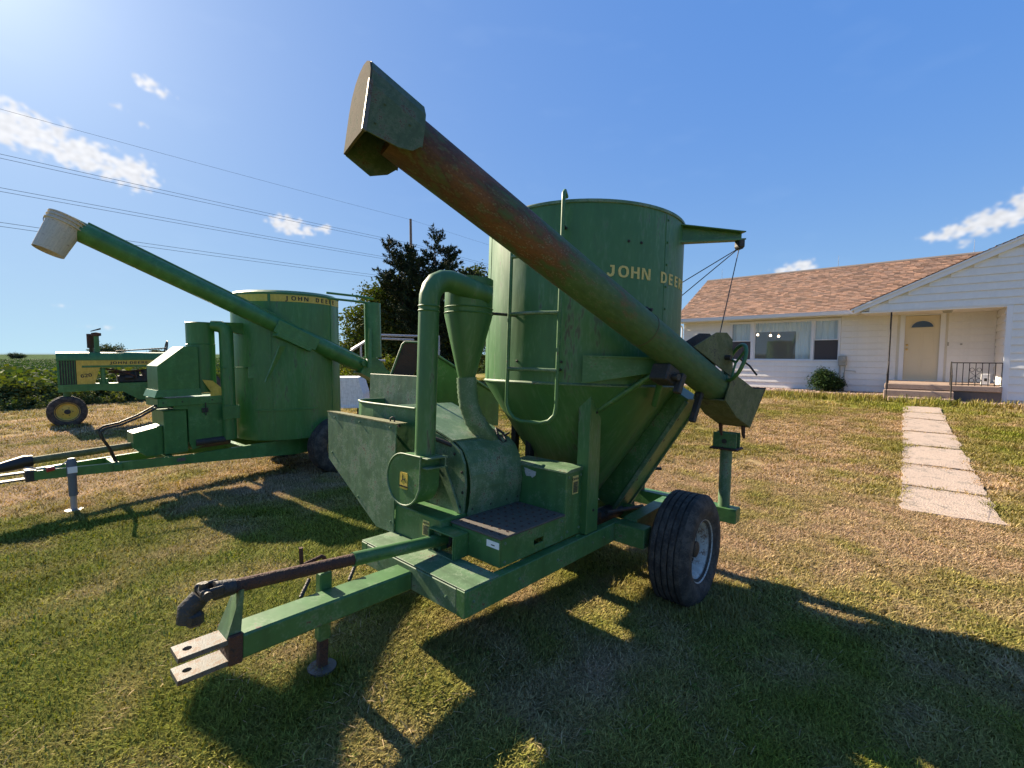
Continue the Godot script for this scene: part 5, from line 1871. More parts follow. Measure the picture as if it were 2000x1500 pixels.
	g.hexa([V(0.44, 1.55, 0.15), V(0.50, 1.55, 0.15), V(0.50, 1.55, 0.19), V(0.44, 1.55, 0.19), V(0.50, 2.15, 0.12), V(0.54, 2.15, 0.12), V(0.54, 2.15, 0.15), V(0.50, 2.15, 0.15)])
	part(g, "column_arm", green, t)
	for y in [2.56, 2.64]:
		g = G.new()
		g.tube([V(-0.02, y + 0.02, -0.15), V(0.45, y, -0.02), V(0.66, y - 0.02, 0.03)], 0.017, 8)
		part(g, "boom", green, t)
	bolts(t, [V(-1.92, 1.02, -0.62), V(-1.73, 1.02, -0.62), V(-1.92, 0.54, -0.62), V(-1.73, 0.54, -0.62)], V(0, 0, 1), green)
	bolts(t, [V(-1.95, 1.40, -0.62), V(-1.60, 1.40, -0.62), V(-1.60, 1.80, -0.62), V(-1.72, 1.78, -0.62)], V(0, 0, 1), green)
	bolts(t, [V(-1.95, 1.15, -0.585), V(-1.75, 1.15, -0.585), V(-1.42, 1.15, -0.585), V(-1.30, 1.15, -0.585)], V(0, 0, 1), mats.dark_steel)
	# hydraulic hoses looping over the tongue
	for k in 2:
		g = G.new()
		var o := V(0.012, -0.022, 0.03) * k
		g.tube([V(-1.80, 1.09, -0.70) + o, V(-1.92, 1.13, -0.68) + o, V(-2.02, 1.115, -0.66) + o, V(-2.20, 1.02, -0.62) + o, V(-2.38, 0.955, -0.58) + o, V(-2.52, 0.935, -0.55) + o, V(-2.565, 0.90, -0.55) + o, V(-2.55, 0.82, -0.55) + o, V(-2.48, 0.68, -0.60) + o, V(-2.42, 0.50, -0.66) + o], 0.013, 8)
		part(g, "hose", mats.hose, t)

	# bucket wired over the spout
	var bx := xf * along(V(-2.745, 3.12, -0.37), V(-2.92, 2.74, -0.37))
	var b := thing("plastic_bucket", "dirty white plastic bucket without bottom, wired over the far mixer's auger spout", "bucket", bx)
	g = G.new()
	g.lathe([Vector2(0.152, -0.04), Vector2(0.128, 0.36), Vector2(0.124, 0.36), Vector2(0.147, -0.04), Vector2(0.152, -0.04)], 36)
	part(g, "shell", mats.bucket_plastic, b)
	for y in [-0.035, 0.0, 0.04]:
		g = G.new()
		g.lathe([Vector2(0.146, y - 0.010), Vector2(0.164, y - 0.006), Vector2(0.164, y + 0.004), Vector2(0.146, y + 0.006)], 36)
		part(g, "ridge", mats.bucket_plastic, b)
	g = G.new()
	g.lathe([Vector2(0.1475, 0.13), Vector2(0.1405, 0.24)], 8, Transform3D(), deg_to_rad(20.0), deg_to_rad(62.0))
	part(g, "sticker", mats.jack_grey, b)
	g = G.new()
	var hd := []
	for i in 13:
		var a := PI * i / 12.0
		hd.append(V(0.158 * cos(a), 0.02 + 0.10 * sin(a), 0.158 * sin(a) * 0.5 + 0.10))
	g.tube(hd, 0.004, 6)
	part(g, "handle", mats.wire, b)


# ---------------------------------------------------------------- tractor: x rearwards, z towards the mixers
func make_tractor() -> void:
	var xf := Transform3D(Basis(Vector3.UP, deg_to_rad(45.0)), V(-10.85, 0, -11.05))
	var t := thing("tractor", "green row crop tractor with yellow hood stripe and twin narrow front wheels", "tractor", xf)
	var green: Material = mats.green_bright
	var g := G.new()
	make_wheel(t, V(0, 0.365, 0.16), 0.365, 0.075, 0.215, mats.yellow, 1.0, 3)
	make_wheel(t, V(0, 0.365, -0.16), 0.365, 0.075, 0.215, mats.yellow, -1.0, 3)
	g = G.new()
	g.tube([V(0, 0.30, 0), V(0.02, 0.9, 0)], [0.05, 0.08], 12)
	g.tube([V(0, 0.365, -0.1), V(0, 0.365, 0.1)], 0.03, 10)
	part(g, "front_pedestal", green, t)
	g = G.new()
	g.prism(P2([-0.14, 0.84, 0.62, 0.86, 1.05, 0.80, 1.35, 0.58, 1.75, 0.55, 1.75, 1.02, -0.13, 1.02]), -0.24, 0.24)
	part(g, "main_frame", green, t)
	g = G.new()
	g.prism(P2([-0.10, 1.02, 0.20, 1.02, 0.20, 1.60, -0.10, 1.60]), -0.205, 0.205)
	part(g, "radiator", mats.dark_steel, t)
	for i in 7:
		part(B(V(-0.108 + i * 0.046, 1.03, 0.203), V(-0.092 + i * 0.046, 1.59, 0.217), 0.003), "grille_bar", green, t)
	part(B(V(-0.135, 1.02, -0.22), V(-0.10, 1.62, 0.22), 0.01), "nose", green, t)
	g = G.new()
	g.prism(P2([0.23, 1.60, 0.23, 1.72, 0.19, 1.78, 0.08, 1.805, -0.08, 1.805, -0.19, 1.78, -0.23, 1.72, -0.23, 1.60]), -0.14, 1.95, across_x(), true)
	part(g, "hood", green, t)
	g = G.new()
	g.prism(P2([0.20, 1.02, 0.52, 1.02, 0.62, 1.42, 1.95, 1.42, 1.95, 1.60, 0.20, 1.60]), 0.19, 0.224)
	part(g, "side_panel", mats.yellow, t)
	part(B(V(0.30, 1.425, 0.222), V(1.95, 1.475, 0.232), 0.004), "stripe", green, t)
	g = G.new()
	g.prism(P2([0.20, 1.02, 0.52, 1.02, 0.62, 1.42, 1.95, 1.42, 1.95, 1.60, 0.20, 1.60]), -0.224, -0.19)
	part(g, "side_panel", mats.yellow, t)
	letters("JOHN DEERE", 0.062, "lettering", mats.print_black, t, Transform3D(Basis(), V(1.20, 1.535, 0.224)), 1.5)
	letters("620", 0.085, "number", mats.print_black, t, Transform3D(Basis(V(0, 0, 1), 0.14), V(0.37, 1.23, 0.224)), 1.1)
	g = G.new()
	g.tube([V(0.60, 1.79, 0.05), V(0.60, 2.26, 0.05)], 0.05, 16)
	part(g, "air_stack", green, t)
	g = G.new()
	g.lathe([Vector2(0.05, 2.20), Vector2(0.095, 2.215), Vector2(0.095, 2.28), Vector2(0.0, 2.30)], 20, Transform3D(Basis(), V(0.60, 0, 0.05)))
	part(g, "pre_cleaner", mats.rust, t)
	g = G.new()
	g.hexa([V(0.50, 2.31, 0.0), V(0.69, 2.37, 0.0), V(0.69, 2.37, 0.1), V(0.50, 2.31, 0.1), V(0.50, 2.33, 0.0), V(0.69, 2.41, 0.0), V(0.69, 2.41, 0.1), V(0.50, 2.33, 0.1)])
	part(g, "rain_flap", mats.dark_steel, t)
	g = G.new()
	g.tube([V(0.50, 1.79, -0.12), V(0.50, 1.90, -0.12), V(0.50, 1.91, -0.12), V(0.50, 2.26, -0.12)], [0.035, 0.035, 0.075, 0.075], 16)
	part(g, "muffler", mats.rust, t)
	# engine
	g = G.new()
	g.box(V(0.95, 1.02, -0.16), V(1.62, 1.20, 0.12), 0.03)
	g.tube([V(1.00, 1.24, 0.0), V(1.40, 1.24, 0.02)], 0.09, 12)
	g.tube([V(1.10, 1.16, 0.13), V(1.26, 1.16, 0.13)], 0.06, 12)
	g.box(V(1.45, 1.02, 0.02), V(1.70, 1.36, 0.17), 0.03)
	g.tube([V(1.32, 1.12, 0.13), V(1.32, 1.30, 0.13)], 0.035, 10)
	part(g, "engine", mats.dark_steel, t)
	g = G.new()
	g.tube([V(0.68, 1.02, 0.16), V(0.68, 1.42, 0.16)], 0.05, 10)
	g.box(V(0.60, 1.02, -0.02), V(0.78, 1.14, 0.18), 0.015)
	part(g, "fuel_filter", green, t)
	g = G.new()
	g.tube([V(0.74, 1.38, 0.12), V(0.95, 1.34, 0.16), V(1.18, 1.26, 0.17), V(1.30, 1.18, 0.18)], 0.022, 8)
	g.tube([V(0.80, 1.30, 0.0), V(1.05, 1.28, 0.05), V(1.5, 1.33, 0.05)], 0.03, 8)
	g.tube([V(0.90, 1.28, 0.19), V(0.97, 1.14, 0.2), V(0.98, 1.04, 0.2)], 0.012, 7)
	g.tube([V(1.36, 1.36, 0.18), V(1.52, 1.18, 0.2)], 0.014, 7)
	part(g, "engine_pipes", mats.rust, t)
	g = G.new()
	g.box(V(1.65, 0.55, -0.3), V(2.9, 1.2, 0.3), 0.04)
	part(g, "transmission", green, t)
	g = G.new()
	g.tube([V(2.45, 0.70, -0.85), V(2.45, 0.70, 0.85)], 0.09, 14)
	part(g, "rear_axle", green, t)
	make_wheel(t, V(2.45, 0.70, 0.78), 0.70, 0.16, 0.45, mats.yellow, 1.0, 7)
	make_wheel(t, V(2.45, 0.70, -0.78), 0.70, 0.16, 0.45, mats.yellow, -1.0, 7)
	part(B(V(2.45, 1.22, -0.28), V(2.80, 1.34, 0.28), 0.03), "seat", mats.yellow, t)
	part(B(V(2.78, 1.30, -0.28), V(2.86, 1.68, 0.28), 0.03), "backrest", mats.yellow, t)
	g = G.new()
	g.tube([V(0.95, 1.83, 0.06), V(2.0, 1.92, 0.02)], 0.016, 8)
	part(g, "steering_shaft", mats.dark_steel, t)
	g = G.new()
	var ring := []
	for i in 21:
		var a := TAU * i / 20.0
		ring.append(V(2.0 + 0.03 * cos(a), 1.92 + 0.19 * cos(a), 0.19 * sin(a)))
	g.tube(ring, 0.014, 7, false)
	for k in 3:
		var a := TAU * k / 3.0
		g.tube([V(2.0, 1.92, 0), V(2.0 + 0.03 * cos(a), 1.92 + 0.19 * cos(a), 0.19 * sin(a))], 0.010, 6)
	part(g, "steering_wheel", mats.black, t)


# ---------------------------------------------------------------- yard things
func make_yard_things() -> void:
	# white metal tank with cut corner, behind the far mixer
	var t := thing("white_tank", "white metal tank with cut corner behind the far mixer's tank", "tank", Transform3D(Basis(Vector3.UP, deg_to_rad(8.0)), V(-4.35, 0, -12.2)))
	var g := G.new()
	g.prism(P2([-0.85, 0.42, 0.42, 0.42, 0.42, 0.72, 0.30, 1.15, -0.85, 1.15]), -0.5, 0.5)
	part(g, "shell", mats.white_metal, t)
	part(B(V(-0.88, 0.36, -0.52), V(0.45, 0.42, 0.52)), "skid", mats.white_metal, t)
	for x in [-0.75, 0.25]:
		part(B(V(x, 0.0, -0.42), V(x + 0.1, 0.36, 0.42)), "leg", mats.dark_steel, t)
	# grey gate-like railing
	t = thing("metal_railing", "grey tubular metal railing in the shrubs under the cedar", "railing", Transform3D(Basis(Vector3.UP, deg_to_rad(4.0)), V(-4.3, 0, -14.4)))
	for q in [[V(-0.75, 1.90, 0), V(0.0, 2.36, 0)], [V(0.0, 2.36, 0), V(2.0, 2.30, 0)], [V(0.2, 2.24, 0), V(1.2, 2.20, 0)], [V(-0.75, 1.80, 0.3), V(-0.1, 2.22, 0.3)], [V(-0.6, 1.6, 0), V(0.3, 1.55, 0)]]:
		g = G.new()
		g.tube([q[0], q[1]], 0.035, 8)
		part(g, "rail", mats.galvanised, t)
	for q in [[-0.45, 2.05], [0.02, 2.36], [1.15, 2.22], [1.98, 2.30]]:
		g = G.new()
		g.tube([V(q[0], 0, 0), V(q[0], q[1], 0)], 0.03, 8)
		part(g, "post", mats.galvanised, t)
	g = G.new()
	g.tube([V(0.85, 2.2, 0), V(1.15, 1.85, 0)], 0.022, 7)
	part(g, "brace", mats.galvanised, t)


# ---------------------------------------------------------------- house: x along the front, y above the porch floor, z outwards
var boards := {}


func siding(parent: Node3D, x0: float, x1: float, y: float, z: float, h := 0.2, turn := Transform3D()) -> void:
	var k := "%.3f_%.3f" % [x1 - x0, h]
	if not boards.has(k):
		var g := G.new()
		g.prism(P2([0.0, 0.0, 0.030, 0.0, 0.031, 0.014, 0.006, h - 0.002, 0.0, h - 0.002]), 0.0, x1 - x0, across_x())
		boards[k] = g.mesh()
	put(boards[k], "siding_board", mats.siding, parent, turn * Transform3D(Basis(), V(x0, y, z)))


func shingles(parent: Node3D, o: Vector3, along_: Vector3, up: Vector3, width: float, length: float, keep: Callable) -> void:
	var n := along_.cross(up).normalized()
	if n.y < 0:
		n = -n
	var g := G.new()
	g.colored = true
	var e := 0.13
	var rows := int(length / e)
	for i in rows:
		var x := -rng.randf() * 0.3
		while x < width:
			var w := rng.randf_range(0.12, 0.22)
			var a := clampf(x, 0, width)
			var b := clampf(x + w - 0.006, 0, width)
			x += w
			var s := i * e
			if b - a < 0.02 or not keep.call(o + along_ * (a + b) * 0.5 + up * s):
				continue
			var f := rng.randf_range(0.55, 1.12)
			var warm := rng.randf()
			g.tint = Color(lerpf(0.23, 0.33, warm) * f, lerpf(0.148, 0.19, warm) * f, lerpf(0.11, 0.122, warm) * f)
			var lift := rng.randf_range(0.012, 0.024)
			var drop := rng.randf_range(0.0, 0.012)
			var p0 := o + along_ * a + up * (s - drop)
			var p1 := o + along_ * b + up * (s - drop)
			var q0 := o + along_ * a + up * (s + e + 0.02) + n * 0.002
			var q1 := o + along_ * b + up * (s + e + 0.02) + n * 0.002
			g.quad(p0 + n * lift, p1 + n * lift, q1, q0, n)
			g.quad(p0, p1, p1 + n * lift, p0 + n * lift, -up)
	var m := part(g, "shingles", mats.shingle, parent)
	m.set_meta("kind", "stuff")


func sash(parent: Node3D, x0: float, x1: float, y0: float, y1: float, z: float, called := "sash") -> void:
	var g := G.new()
	var w := 0.035
	g.box(V(x0, y0, z - 0.02), V(x1, y0 + w, z + 0.02), 0.004)
	g.box(V(x0, y1 - w, z - 0.02), V(x1, y1, z + 0.02), 0.004)
	g.box(V(x0, y0 + w, z - 0.0195), V(x0 + w, y1 - w, z + 0.0195), 0.004)
	g.box(V(x1 - w, y0 + w, z - 0.0195), V(x1, y1 - w, z + 0.0195), 0.004)
	var s := part(g, called, mats.trim, parent)
	part(B(V(x0 + w, y0 + w, z - 0.003), V(x1 - w, y1 - w, z + 0.003), 0.0), "pane", mats.glass, s)


func curtain(parent: Node3D, called: String, x0: float, x1: float, y0: float, y1: float, z: float, folds: float) -> void:
	var g := G.new()
	var k := int((x1 - x0) / 0.02)
	for i in k:
		var a := x0 + (x1 - x0) * i / k
		var b := x0 + (x1 - x0) * (i + 1) / k
		var za := z + 0.025 * sin(a * folds) + 0.01 * sin(a * folds * 2.3)
		var zb := z + 0.025 * sin(b * folds) + 0.01 * sin(b * folds * 2.3)
		var n := V(za - zb, 0, b - a).normalized()
		g.tri(V(a, y0, za), V(b, y0, zb), V(b, y1, zb), n, n, n)
		g.tri(V(a, y0, za), V(b, y1, zb), V(a, y1, za), n, n, n)
	part(g, called, mats.curtain, parent)


func make_house() -> void:
	var t := thing("house", "white sided ranch house with brown shingle roof and recessed front porch", "house", house_xf)
	var g := G.new()
	var low := -0.44
	# walls with real openings
	var wall := Node3D.new()
	wall.name = "front_wall"
	t.add_child(wall)
	for q in [[-7.0, -5.19, low, 2.25], [-5.19, -1.66, low, 0.60], [-5.19, -1.66, 2.04, 2.25], [-1.66, -0.12, low, 2.25], [-0.12, 0.93, 2.07, 2.25], [-0.12, 0.93, low, -0.02], [0.93, 2.0, low, 2.25]]:
		part(B(V(q[0], q[2], -0.15), V(q[1], q[3], 0.0), 0.0), "core", mats.cream_wall, wall)
	var y := low + 0.03
	while y < 2.1:
		var top := y + 0.2
		if y < 0.55:
			if y < -0.06:
				siding(wall, -7.0, -0.13, y, 0.0)
			else:
				siding(wall, -7.0, -0.19, y, 0.0)
		else:
			siding(wall, -7.0, -5.21, y, 0.0)
			siding(wall, -1.64, -0.19, y, 0.0)
		if y > -0.06:
			siding(wall, 0.99, 1.98, y, 0.0)
		y = top
	part(B(V(-7.01, low, -0.16), V(-6.93, 2.2, 0.03), 0.004), "corner_trim", mats.trim, wall)
	var side := Node3D.new()
	side.name = "end_wall"
	t.add_child(side)
	g = G.new()
	g.prism(P2([-0.15, low, -0.15, 2.25, -3.3, 4.15, -6.6, 2.25, -6.6, low]), -7.0, -6.86, across_x())
	part(g, "core", mats.siding, side)
	part(B(V(-6.86, low, -6.6), V(9.4, 2.25, -6.45), 0.0), "back_wall", mats.siding, t)
	part(B(V(-7.02, low - 0.25, -6.6), V(2.0, low + 0.03, -0.012), 0.0), "foundation", mats.foundation, t)

	# windows
	var win := Node3D.new()
	win.name = "window"
	t.add_child(win)
	part(B(V(-5.20, 0.575, -0.10), V(-1.65, 0.622, 0.045), 0.004), "sill", mats.trim, win)
	part(B(V(-5.20, 2.02, -0.10), V(-1.65, 2.06, 0.035), 0.004), "head", mats.trim, win)
	for q in [[-5.20, -5.145], [-4.44, -4.335], [-2.475, -2.415], [-1.705, -1.65]]:
		part(B(V(q[0], 0.622, -0.10), V(q[1], 2.02, 0.034), 0.004), "jamb", mats.trim, win)
	for q in [[-5.145, -4.44], [-2.415, -1.705]]:
		var w := Node3D.new()
		w.name = "window"
		t.add_child(w, true)
		sash(w, q[0], q[1], 0.622, 1.335, -0.055, "lower_sash")
		sash(w, q[0], q[1], 1.315, 2.02, -0.012, "upper_sash")
		g = G.new()
		g.box(V(q[0] + 0.02, 0.64, -0.025), V(q[1] - 0.02, 1.31, -0.023), 0.0)
		part(g, "screen", mats.screen_mesh, w)
		curtain(w, "curtain", q[0], q[1], 0.65, 2.0, -0.22, 26.0)
	var pic := Node3D.new()
	pic.name = "window"
	t.add_child(pic, true)
	sash(pic, -4.335, -2.475, 0.622, 2.02, -0.03, "picture_sash")
	curtain(pic, "valance", -4.40, -2.40, 1.66, 2.05, -0.24, 34.0)
	curtain(pic, "drape", -3.02, -2.40, 0.5, 1.9, -0.28, 30.0)
	# room behind the glass
	var room := Node3D.new()
	room.name = "room"
	t.add_child(room)
	for q in [[V(-5.7, -0.1, -3.7), V(-1.1, 0.0, -0.15)], [V(-5.7, 2.15, -3.7), V(-1.1, 2.25, -0.16)], [V(-5.7, 0.0, -3.8), V(-1.1, 2.15, -3.7)], [V(-5.8, 0.0, -3.7), V(-5.7, 2.15, -0.16)], [V(-1.1, 0.0, -3.7), V(-1.0, 2.15, -0.16)]]:
		part(B(q[0], q[1], 0.0), "inner_wall", mats.room, room)
	for q in [V(-4.75, 1.64, -2.2), V(-4.27, 1.60, -2.2), V(-3.97, 1.56, -2.2)]:
		var lamp := thing("pendant_lamp", "small lit bulb hanging in the dark room behind the picture window", "lamp", house_xf * Transform3D(Basis(), q), "pendant bulbs in the living room")
		g = G.new()
		g.lathe([Vector2(0.0, -0.05), Vector2(0.035, -0.035), Vector2(0.05, 0.0), Vector2(0.035, 0.035), Vector2(0.015, 0.05)], 14)
		part(g, "bulb", mats.bulb, lamp)
		g = G.new()
		g.tube([V(0, 0.05, 0), V(0, 2.15 - q.y, 0)], 0.008, 6)
		part(g, "rod", mats.brass, lamp)
		var om := OmniLight3D.new()
		om.name = "glow"
		om.light_color = Color(1.0, 0.85, 0.65)
		om.light_energy = 0.015
		om.omni_range = 6.0
		om.omni_attenuation = 2.0
		om.light_size = 0.05
		om.shadow_enabled = true
		lamp.add_child(om)

	# front door
	var door := Node3D.new()
	door.name = "door"
	t.add_child(door)
	part(B(V(0.0, 0.0, -0.07), V(0.81, 2.02, -0.03), 0.003), "leaf", mats.door_paint, door)
	g = G.new()
	for q in [[0.13, 0.37, 0.85, 1.5], [0.44, 0.68, 0.85, 1.5], [0.13, 0.37, 0.15, 0.7], [0.44, 0.68, 0.15, 0.7]]:
		g.box(V(q[0], q[2], -0.031), V(q[1], q[3], -0.024), 0.006)
	part(g, "panel", mats.door_paint, door)
	g = G.new()
	var fan := PackedVector2Array()
	for i in 17:
		fan.append(Vector2(0.405 + 0.27 * cos(PI * i / 16.0), 1.65 + 0.225 * sin(PI * i / 16.0)))
	g.prism(fan, -0.031, -0.026)
	part(g, "fanlight", mats.fan_glass, door)
	g = G.new()
	var arc := []
	for p in fan:
		arc.append(V(p.x, p.y, -0.022))
	arc.append(arc[0])
	g.tube(arc, 0.017, 7)
	part(g, "fanlight_frame", mats.door_paint, door)
	for a in [40.0, 75.0, 105.0, 140.0]:
		g = G.new()
		g.tube([V(0.405 + 0.08 * cos(deg_to_rad(a)), 1.655 + 0.07 * sin(deg_to_rad(a)), -0.024), V(0.405 + 0.27 * cos(deg_to_rad(a)), 1.65 + 0.225 * sin(deg_to_rad(a)), -0.024)], 0.006, 5)
		part(g, "fanlight_bar", mats.dark_steel, door)
	for yy in [0.98, 1.12]:
		g = G.new()
		g.lathe([Vector2(0.0, 0.0), Vector2(0.032, 0.0), Vector2(0.028, 0.025), Vector2(0.014, 0.03), Vector2(0.03, 0.05), Vector2(0.0, 0.065)], 14, Transform3D(Basis(V(1, 0, 0), V(0, 0, 1), V(0, -1, 0)), V(0.065, yy, -0.03)))
		part(g, "handle", mats.brass, door)
	for q in [[V(-0.12, -0.02, -0.10), V(0.0, 2.03, 0.03)], [V(0.81, -0.02, -0.10), V(0.93, 2.03, 0.03)], [V(-0.12, 2.03, -0.10), V(0.93, 2.10, 0.032)], [V(0.0, -0.02, -0.10), V(0.81, 0.012, 0.035)]]:
		part(B(q[0], q[1], 0.004), "frame", mats.trim, door)
	part(B(V(0.985, 1.08, 0.02), V(1.02, 1.19, 0.035), 0.003), "doorbell", mats.meter_grey, t)
	part(B(V(1.26, 1.10, 0.02), V(1.31, 1.15, 0.04), 0.004), "wall_hook", mats.meter_grey, t)

	# gable wing that roofs the porch
	var gab := Node3D.new()
	gab.name = "gable_wall"
	t.add_child(gab)
	var zf := 2.0
	part(B(V(2.0, low, 1.85), V(9.4, 2.1, zf), 0.0), "core", mats.cream_wall, gab)
	g = G.new()
	g.prism(P2([-0.95, 2.1, 9.35, 2.1, 4.2, 4.5]), 1.85, zf)
	part(g, "core", mats.cream_wall, gab)
	part(B(V(2.0, low, 0.0), V(2.14, 2.1, 1.85), 0.0), "core", mats.cream_wall, gab)
	y = low + 0.10
	while y < 2.05:
		siding(gab, 2.09, 9.4, y, zf, minf(0.2, 2.07 - y))
		if y > -0.2:
			# boards on the porch's side wall, facing the door
			siding(gab, 0.0, 1.85, y, 0.0, minf(0.2, 2.06 - y), Transform3D(Basis(V(0, 0, 1), V(0, 1, 0), V(-1, 0, 0)), V(2.0, 0, 0.02)))
		y += 0.2
	y = 2.075
	while y < 4.4:
		var x0 := -0.93 + (y + 0.07 - 2.07) / 0.472
		siding(gab, x0, 8.4 - x0, y, zf)
		y += 0.2
	part(B(V(1.985, low + 0.06, 1.86), V(2.095, 2.06, zf + 0.03), 0.004), "corner_trim", mats.trim, gab)
	part(B(V(-0.95, 2.03, 1.86), V(2.095, 2.075, zf + 0.012), 0.004), "porch_beam", mats.trim, gab)
	part(B(V(-1.0, 2.062, 0.02), V(2.0, 2.09, 1.86), 0.0), "porch_ceiling", mats.cream_wall, t)
	part(B(V(2.0, low - 0.25, -0.5), V(9.42, low + 0.12, zf - 0.015), 0.0), "foundation", mats.foundation, t)
	for s in [-1.0, 1.0]:
		var c := V(4.2, 4.66, 0)
		var e := V(4.2 + s * 5.32, 2.09, 0)
		g = G.new()
		g.hexa([V(c.x, c.y - 0.17, 2.0), V(e.x, e.y - 0.06, 2.0), V(e.x, e.y - 0.06, 2.10), V(c.x, c.y - 0.17, 2.10), V(c.x, c.y - 0.005, 2.0), V(e.x, e.y + 0.115, 2.0), V(e.x, e.y + 0.115, 2.10), V(c.x, c.y - 0.005, 2.10)])
		part(g, "rake_board", mats.trim, gab)

	# roofs
	var roof := Node3D.new()
	roof.name = "roof"
	t.add_child(roof)
	g = G.new()
	g.hexa([V(-7.22, 2.19, 0.50), V(9.0, 2.19, 0.50), V(9.0, 4.20, -3.3), V(-7.22, 4.20, -3.3), V(-7.22, 2.25, 0.50), V(9.0, 2.25, 0.50), V(9.0, 4.27, -3.3), V(-7.22, 4.27, -3.3)])
	part(g, "deck", mats.foundation, roof)
	g = G.new()
	g.hexa([V(-7.22, 2.19, -7.1), V(9.0, 2.19, -7.1), V(9.0, 4.20, -3.3), V(-7.22, 4.20, -3.3), V(-7.22, 2.25, -7.1), V(9.0, 2.25, -7.1), V(9.0, 4.27, -3.3), V(-7.22, 4.27, -3.3)])
	part(g, "deck", mats.foundation, roof)
	var up := V(0, 2.02, -3.80).normalized()
	shingles(roof, V(-7.24, 2.252, 0.52), V(1, 0, 0), up, 11.2, 4.32, func(p: Vector3) -> bool: return p.y > 2.14 + (p.x + 1.15) * 0.472 - 0.10 or p.x < -1.2)
	for s in [-1.0, 1.0]:
		g = G.new()
		g.hexa([V(4.2 + s * 5.4, 2.10, 2.14), V(4.2, 4.66, 2.14), V(4.2, 4.66, -3.4), V(4.2 + s * 5.4, 2.10, -3.4), V(4.2 + s * 5.4, 2.15, 2.14), V(4.2, 4.72, 2.14), V(4.2, 4.72, -3.4), V(4.2 + s * 5.4, 2.15, -3.4)])
		part(g, "deck", mats.trim, roof)
	var up2 := V(5.4, 2.57, 0).normalized()
	shingles(roof, V(-1.22, 2.152, 2.16), V(0, 0, -1), up2, 5.4, 5.95, func(p: Vector3) -> bool: return p.y > 2.25 + (0.5 - p.z) * 0.53 - 0.12)
	g = G.new()
	g.prism(P2([0.12, -0.055, 0.0, 0.012, -0.12, -0.055, -0.12, -0.07, 0.0, -0.005, 0.12, -0.07]), -7.24, 3.4, Transform3D(across_x().basis, V(0, 4.30, -3.3)))
	part(g, "ridge_cap", mats.foundation, roof)
	for x in [-6.6, -2.2, 1.6]:
		g = G.new()
		g.tube([V(x, 4.28, -3.3), V(x, 4.75, -3.3)], [0.008, 0.004], 5)
		part(g, "lightning_rod", mats.galvanised, roof)
	for z in [0.5]:
		g = G.new()
		g.prism(P2([0.50, 2.13, 0.62, 2.13, 0.635, 2.25, 0.62, 2.25, 0.60, 2.15, 0.50, 2.15]), -7.25, -1.12, across_x())
		g.box(V(-7.25, 2.13, 0.50), V(-7.24, 2.25, 0.63), 0.0)
		part(g, "gutter", mats.trim, roof)
	part(B(V(-7.22, 2.11, 0.47), V(-1.0, 2.24, 0.50), 0.003), "fascia", mats.trim, roof)
	part(B(V(-7.22, 2.10, -0.02), V(-1.0, 2.115, 0.47), 0.0), "soffit", mats.cream_wall, roof)
	g = G.new()
	g.hexa([V(-7.25, 2.10, 0.48), V(-7.22, 2.10, 0.48), V(-7.22, 4.12, -3.3), V(-7.25, 4.12, -3.3), V(-7.25, 2.24, 0.50), V(-7.22, 2.24, 0.50), V(-7.22, 4.27, -3.3), V(-7.25, 4.27, -3.3)])
	part(g, "barge_board", mats.trim, roof)
	g = G.new()
	g.tube([V(-7.12, 2.14, 0.56), V(-7.10, 2.06, 0.50), V(-7.06, 1.98, 0.10), V(-7.06, 1.90, 0.06), V(-7.06, -0.35, 0.06)], 0.035, 8)
	part(g, "downspout", mats.trim, roof)
	# porch light
	g = G.new()
	g.lathe([Vector2(0.0, 0.0), Vector2(0.09, 0.0), Vector2(0.10, 0.03), Vector2(0.12, 0.06), Vector2(0.0, 0.062)], 16, Transform3D(Basis(), V(0.92, 2.0, 1.1)))
	part(g, "porch_light", mats.meter_grey, t)

	# steps and porch floor
	var st := thing("porch_steps", "brown concrete porch floor with two steps leading to the house door", "steps", house_xf)
	part(B(V(-0.33, -0.15, 0.036), V(1.984, 0.0, 2.22), 0.015), "porch_slab", mats.step_concrete, st)
	part(B(V(-0.30, -0.70, 0.036), V(1.984, -0.15, 2.17), 0.0), "porch_base", mats.foundation, st)
	part(B(V(-0.33, -0.70, 2.22), V(1.10, -0.165, 2.54), 0.015), "step", mats.step_concrete, st)
	part(B(V(-0.22, -0.70, 2.54), V(1.10, -0.335, 2.86), 0.015), "step", mats.step_concrete, st)
	# iron column and rails
	g = G.new()
	g.tube([V(-0.27, -0.001, 2.08), V(-0.27, 2.03, 1.96)], 0.020, 8)
	whole(g, "porch_column", mats.iron, "thin dark iron column holding the porch roof corner", "column", house_xf)
	var rl := thing("porch_railing", "black wrought iron railing with scrolls along the porch edge", "railing", house_xf)
	for q in [[V(1.02, 0.60, 2.12), V(1.975, 0.60, 2.02)], [V(1.02, 0.03, 2.12), V(1.975, 0.03, 2.02)]]:
		g = G.new()
		g.tube([q[0], q[1]], 0.014, 6)
		part(g, "rail", mats.iron, rl)
	for i in 9:
		var f := i / 8.0
		g = G.new()
		g.tube([V(1.02, 0.0, 2.12).lerp(V(1.975, 0.0, 2.02), f), V(1.02, 0.60, 2.12).lerp(V(1.975, 0.60, 2.02), f)], 0.009, 5)
		part(g, "baluster", mats.iron, rl)
	for q in [[1.43, 0.42], [1.56, 0.42], [1.43, 0.14], [1.56, 0.14]]:
		g = G.new()
		var c := []
		for i in 17:
			var a := TAU * i / 16.0
			c.append(V(q[0] + 0.042 * cos(a), q[1] + 0.05 * sin(a), 2.07))
		g.tube(c, 0.006, 5, false)
		part(g, "scroll", mats.iron, rl)
	g = G.new()
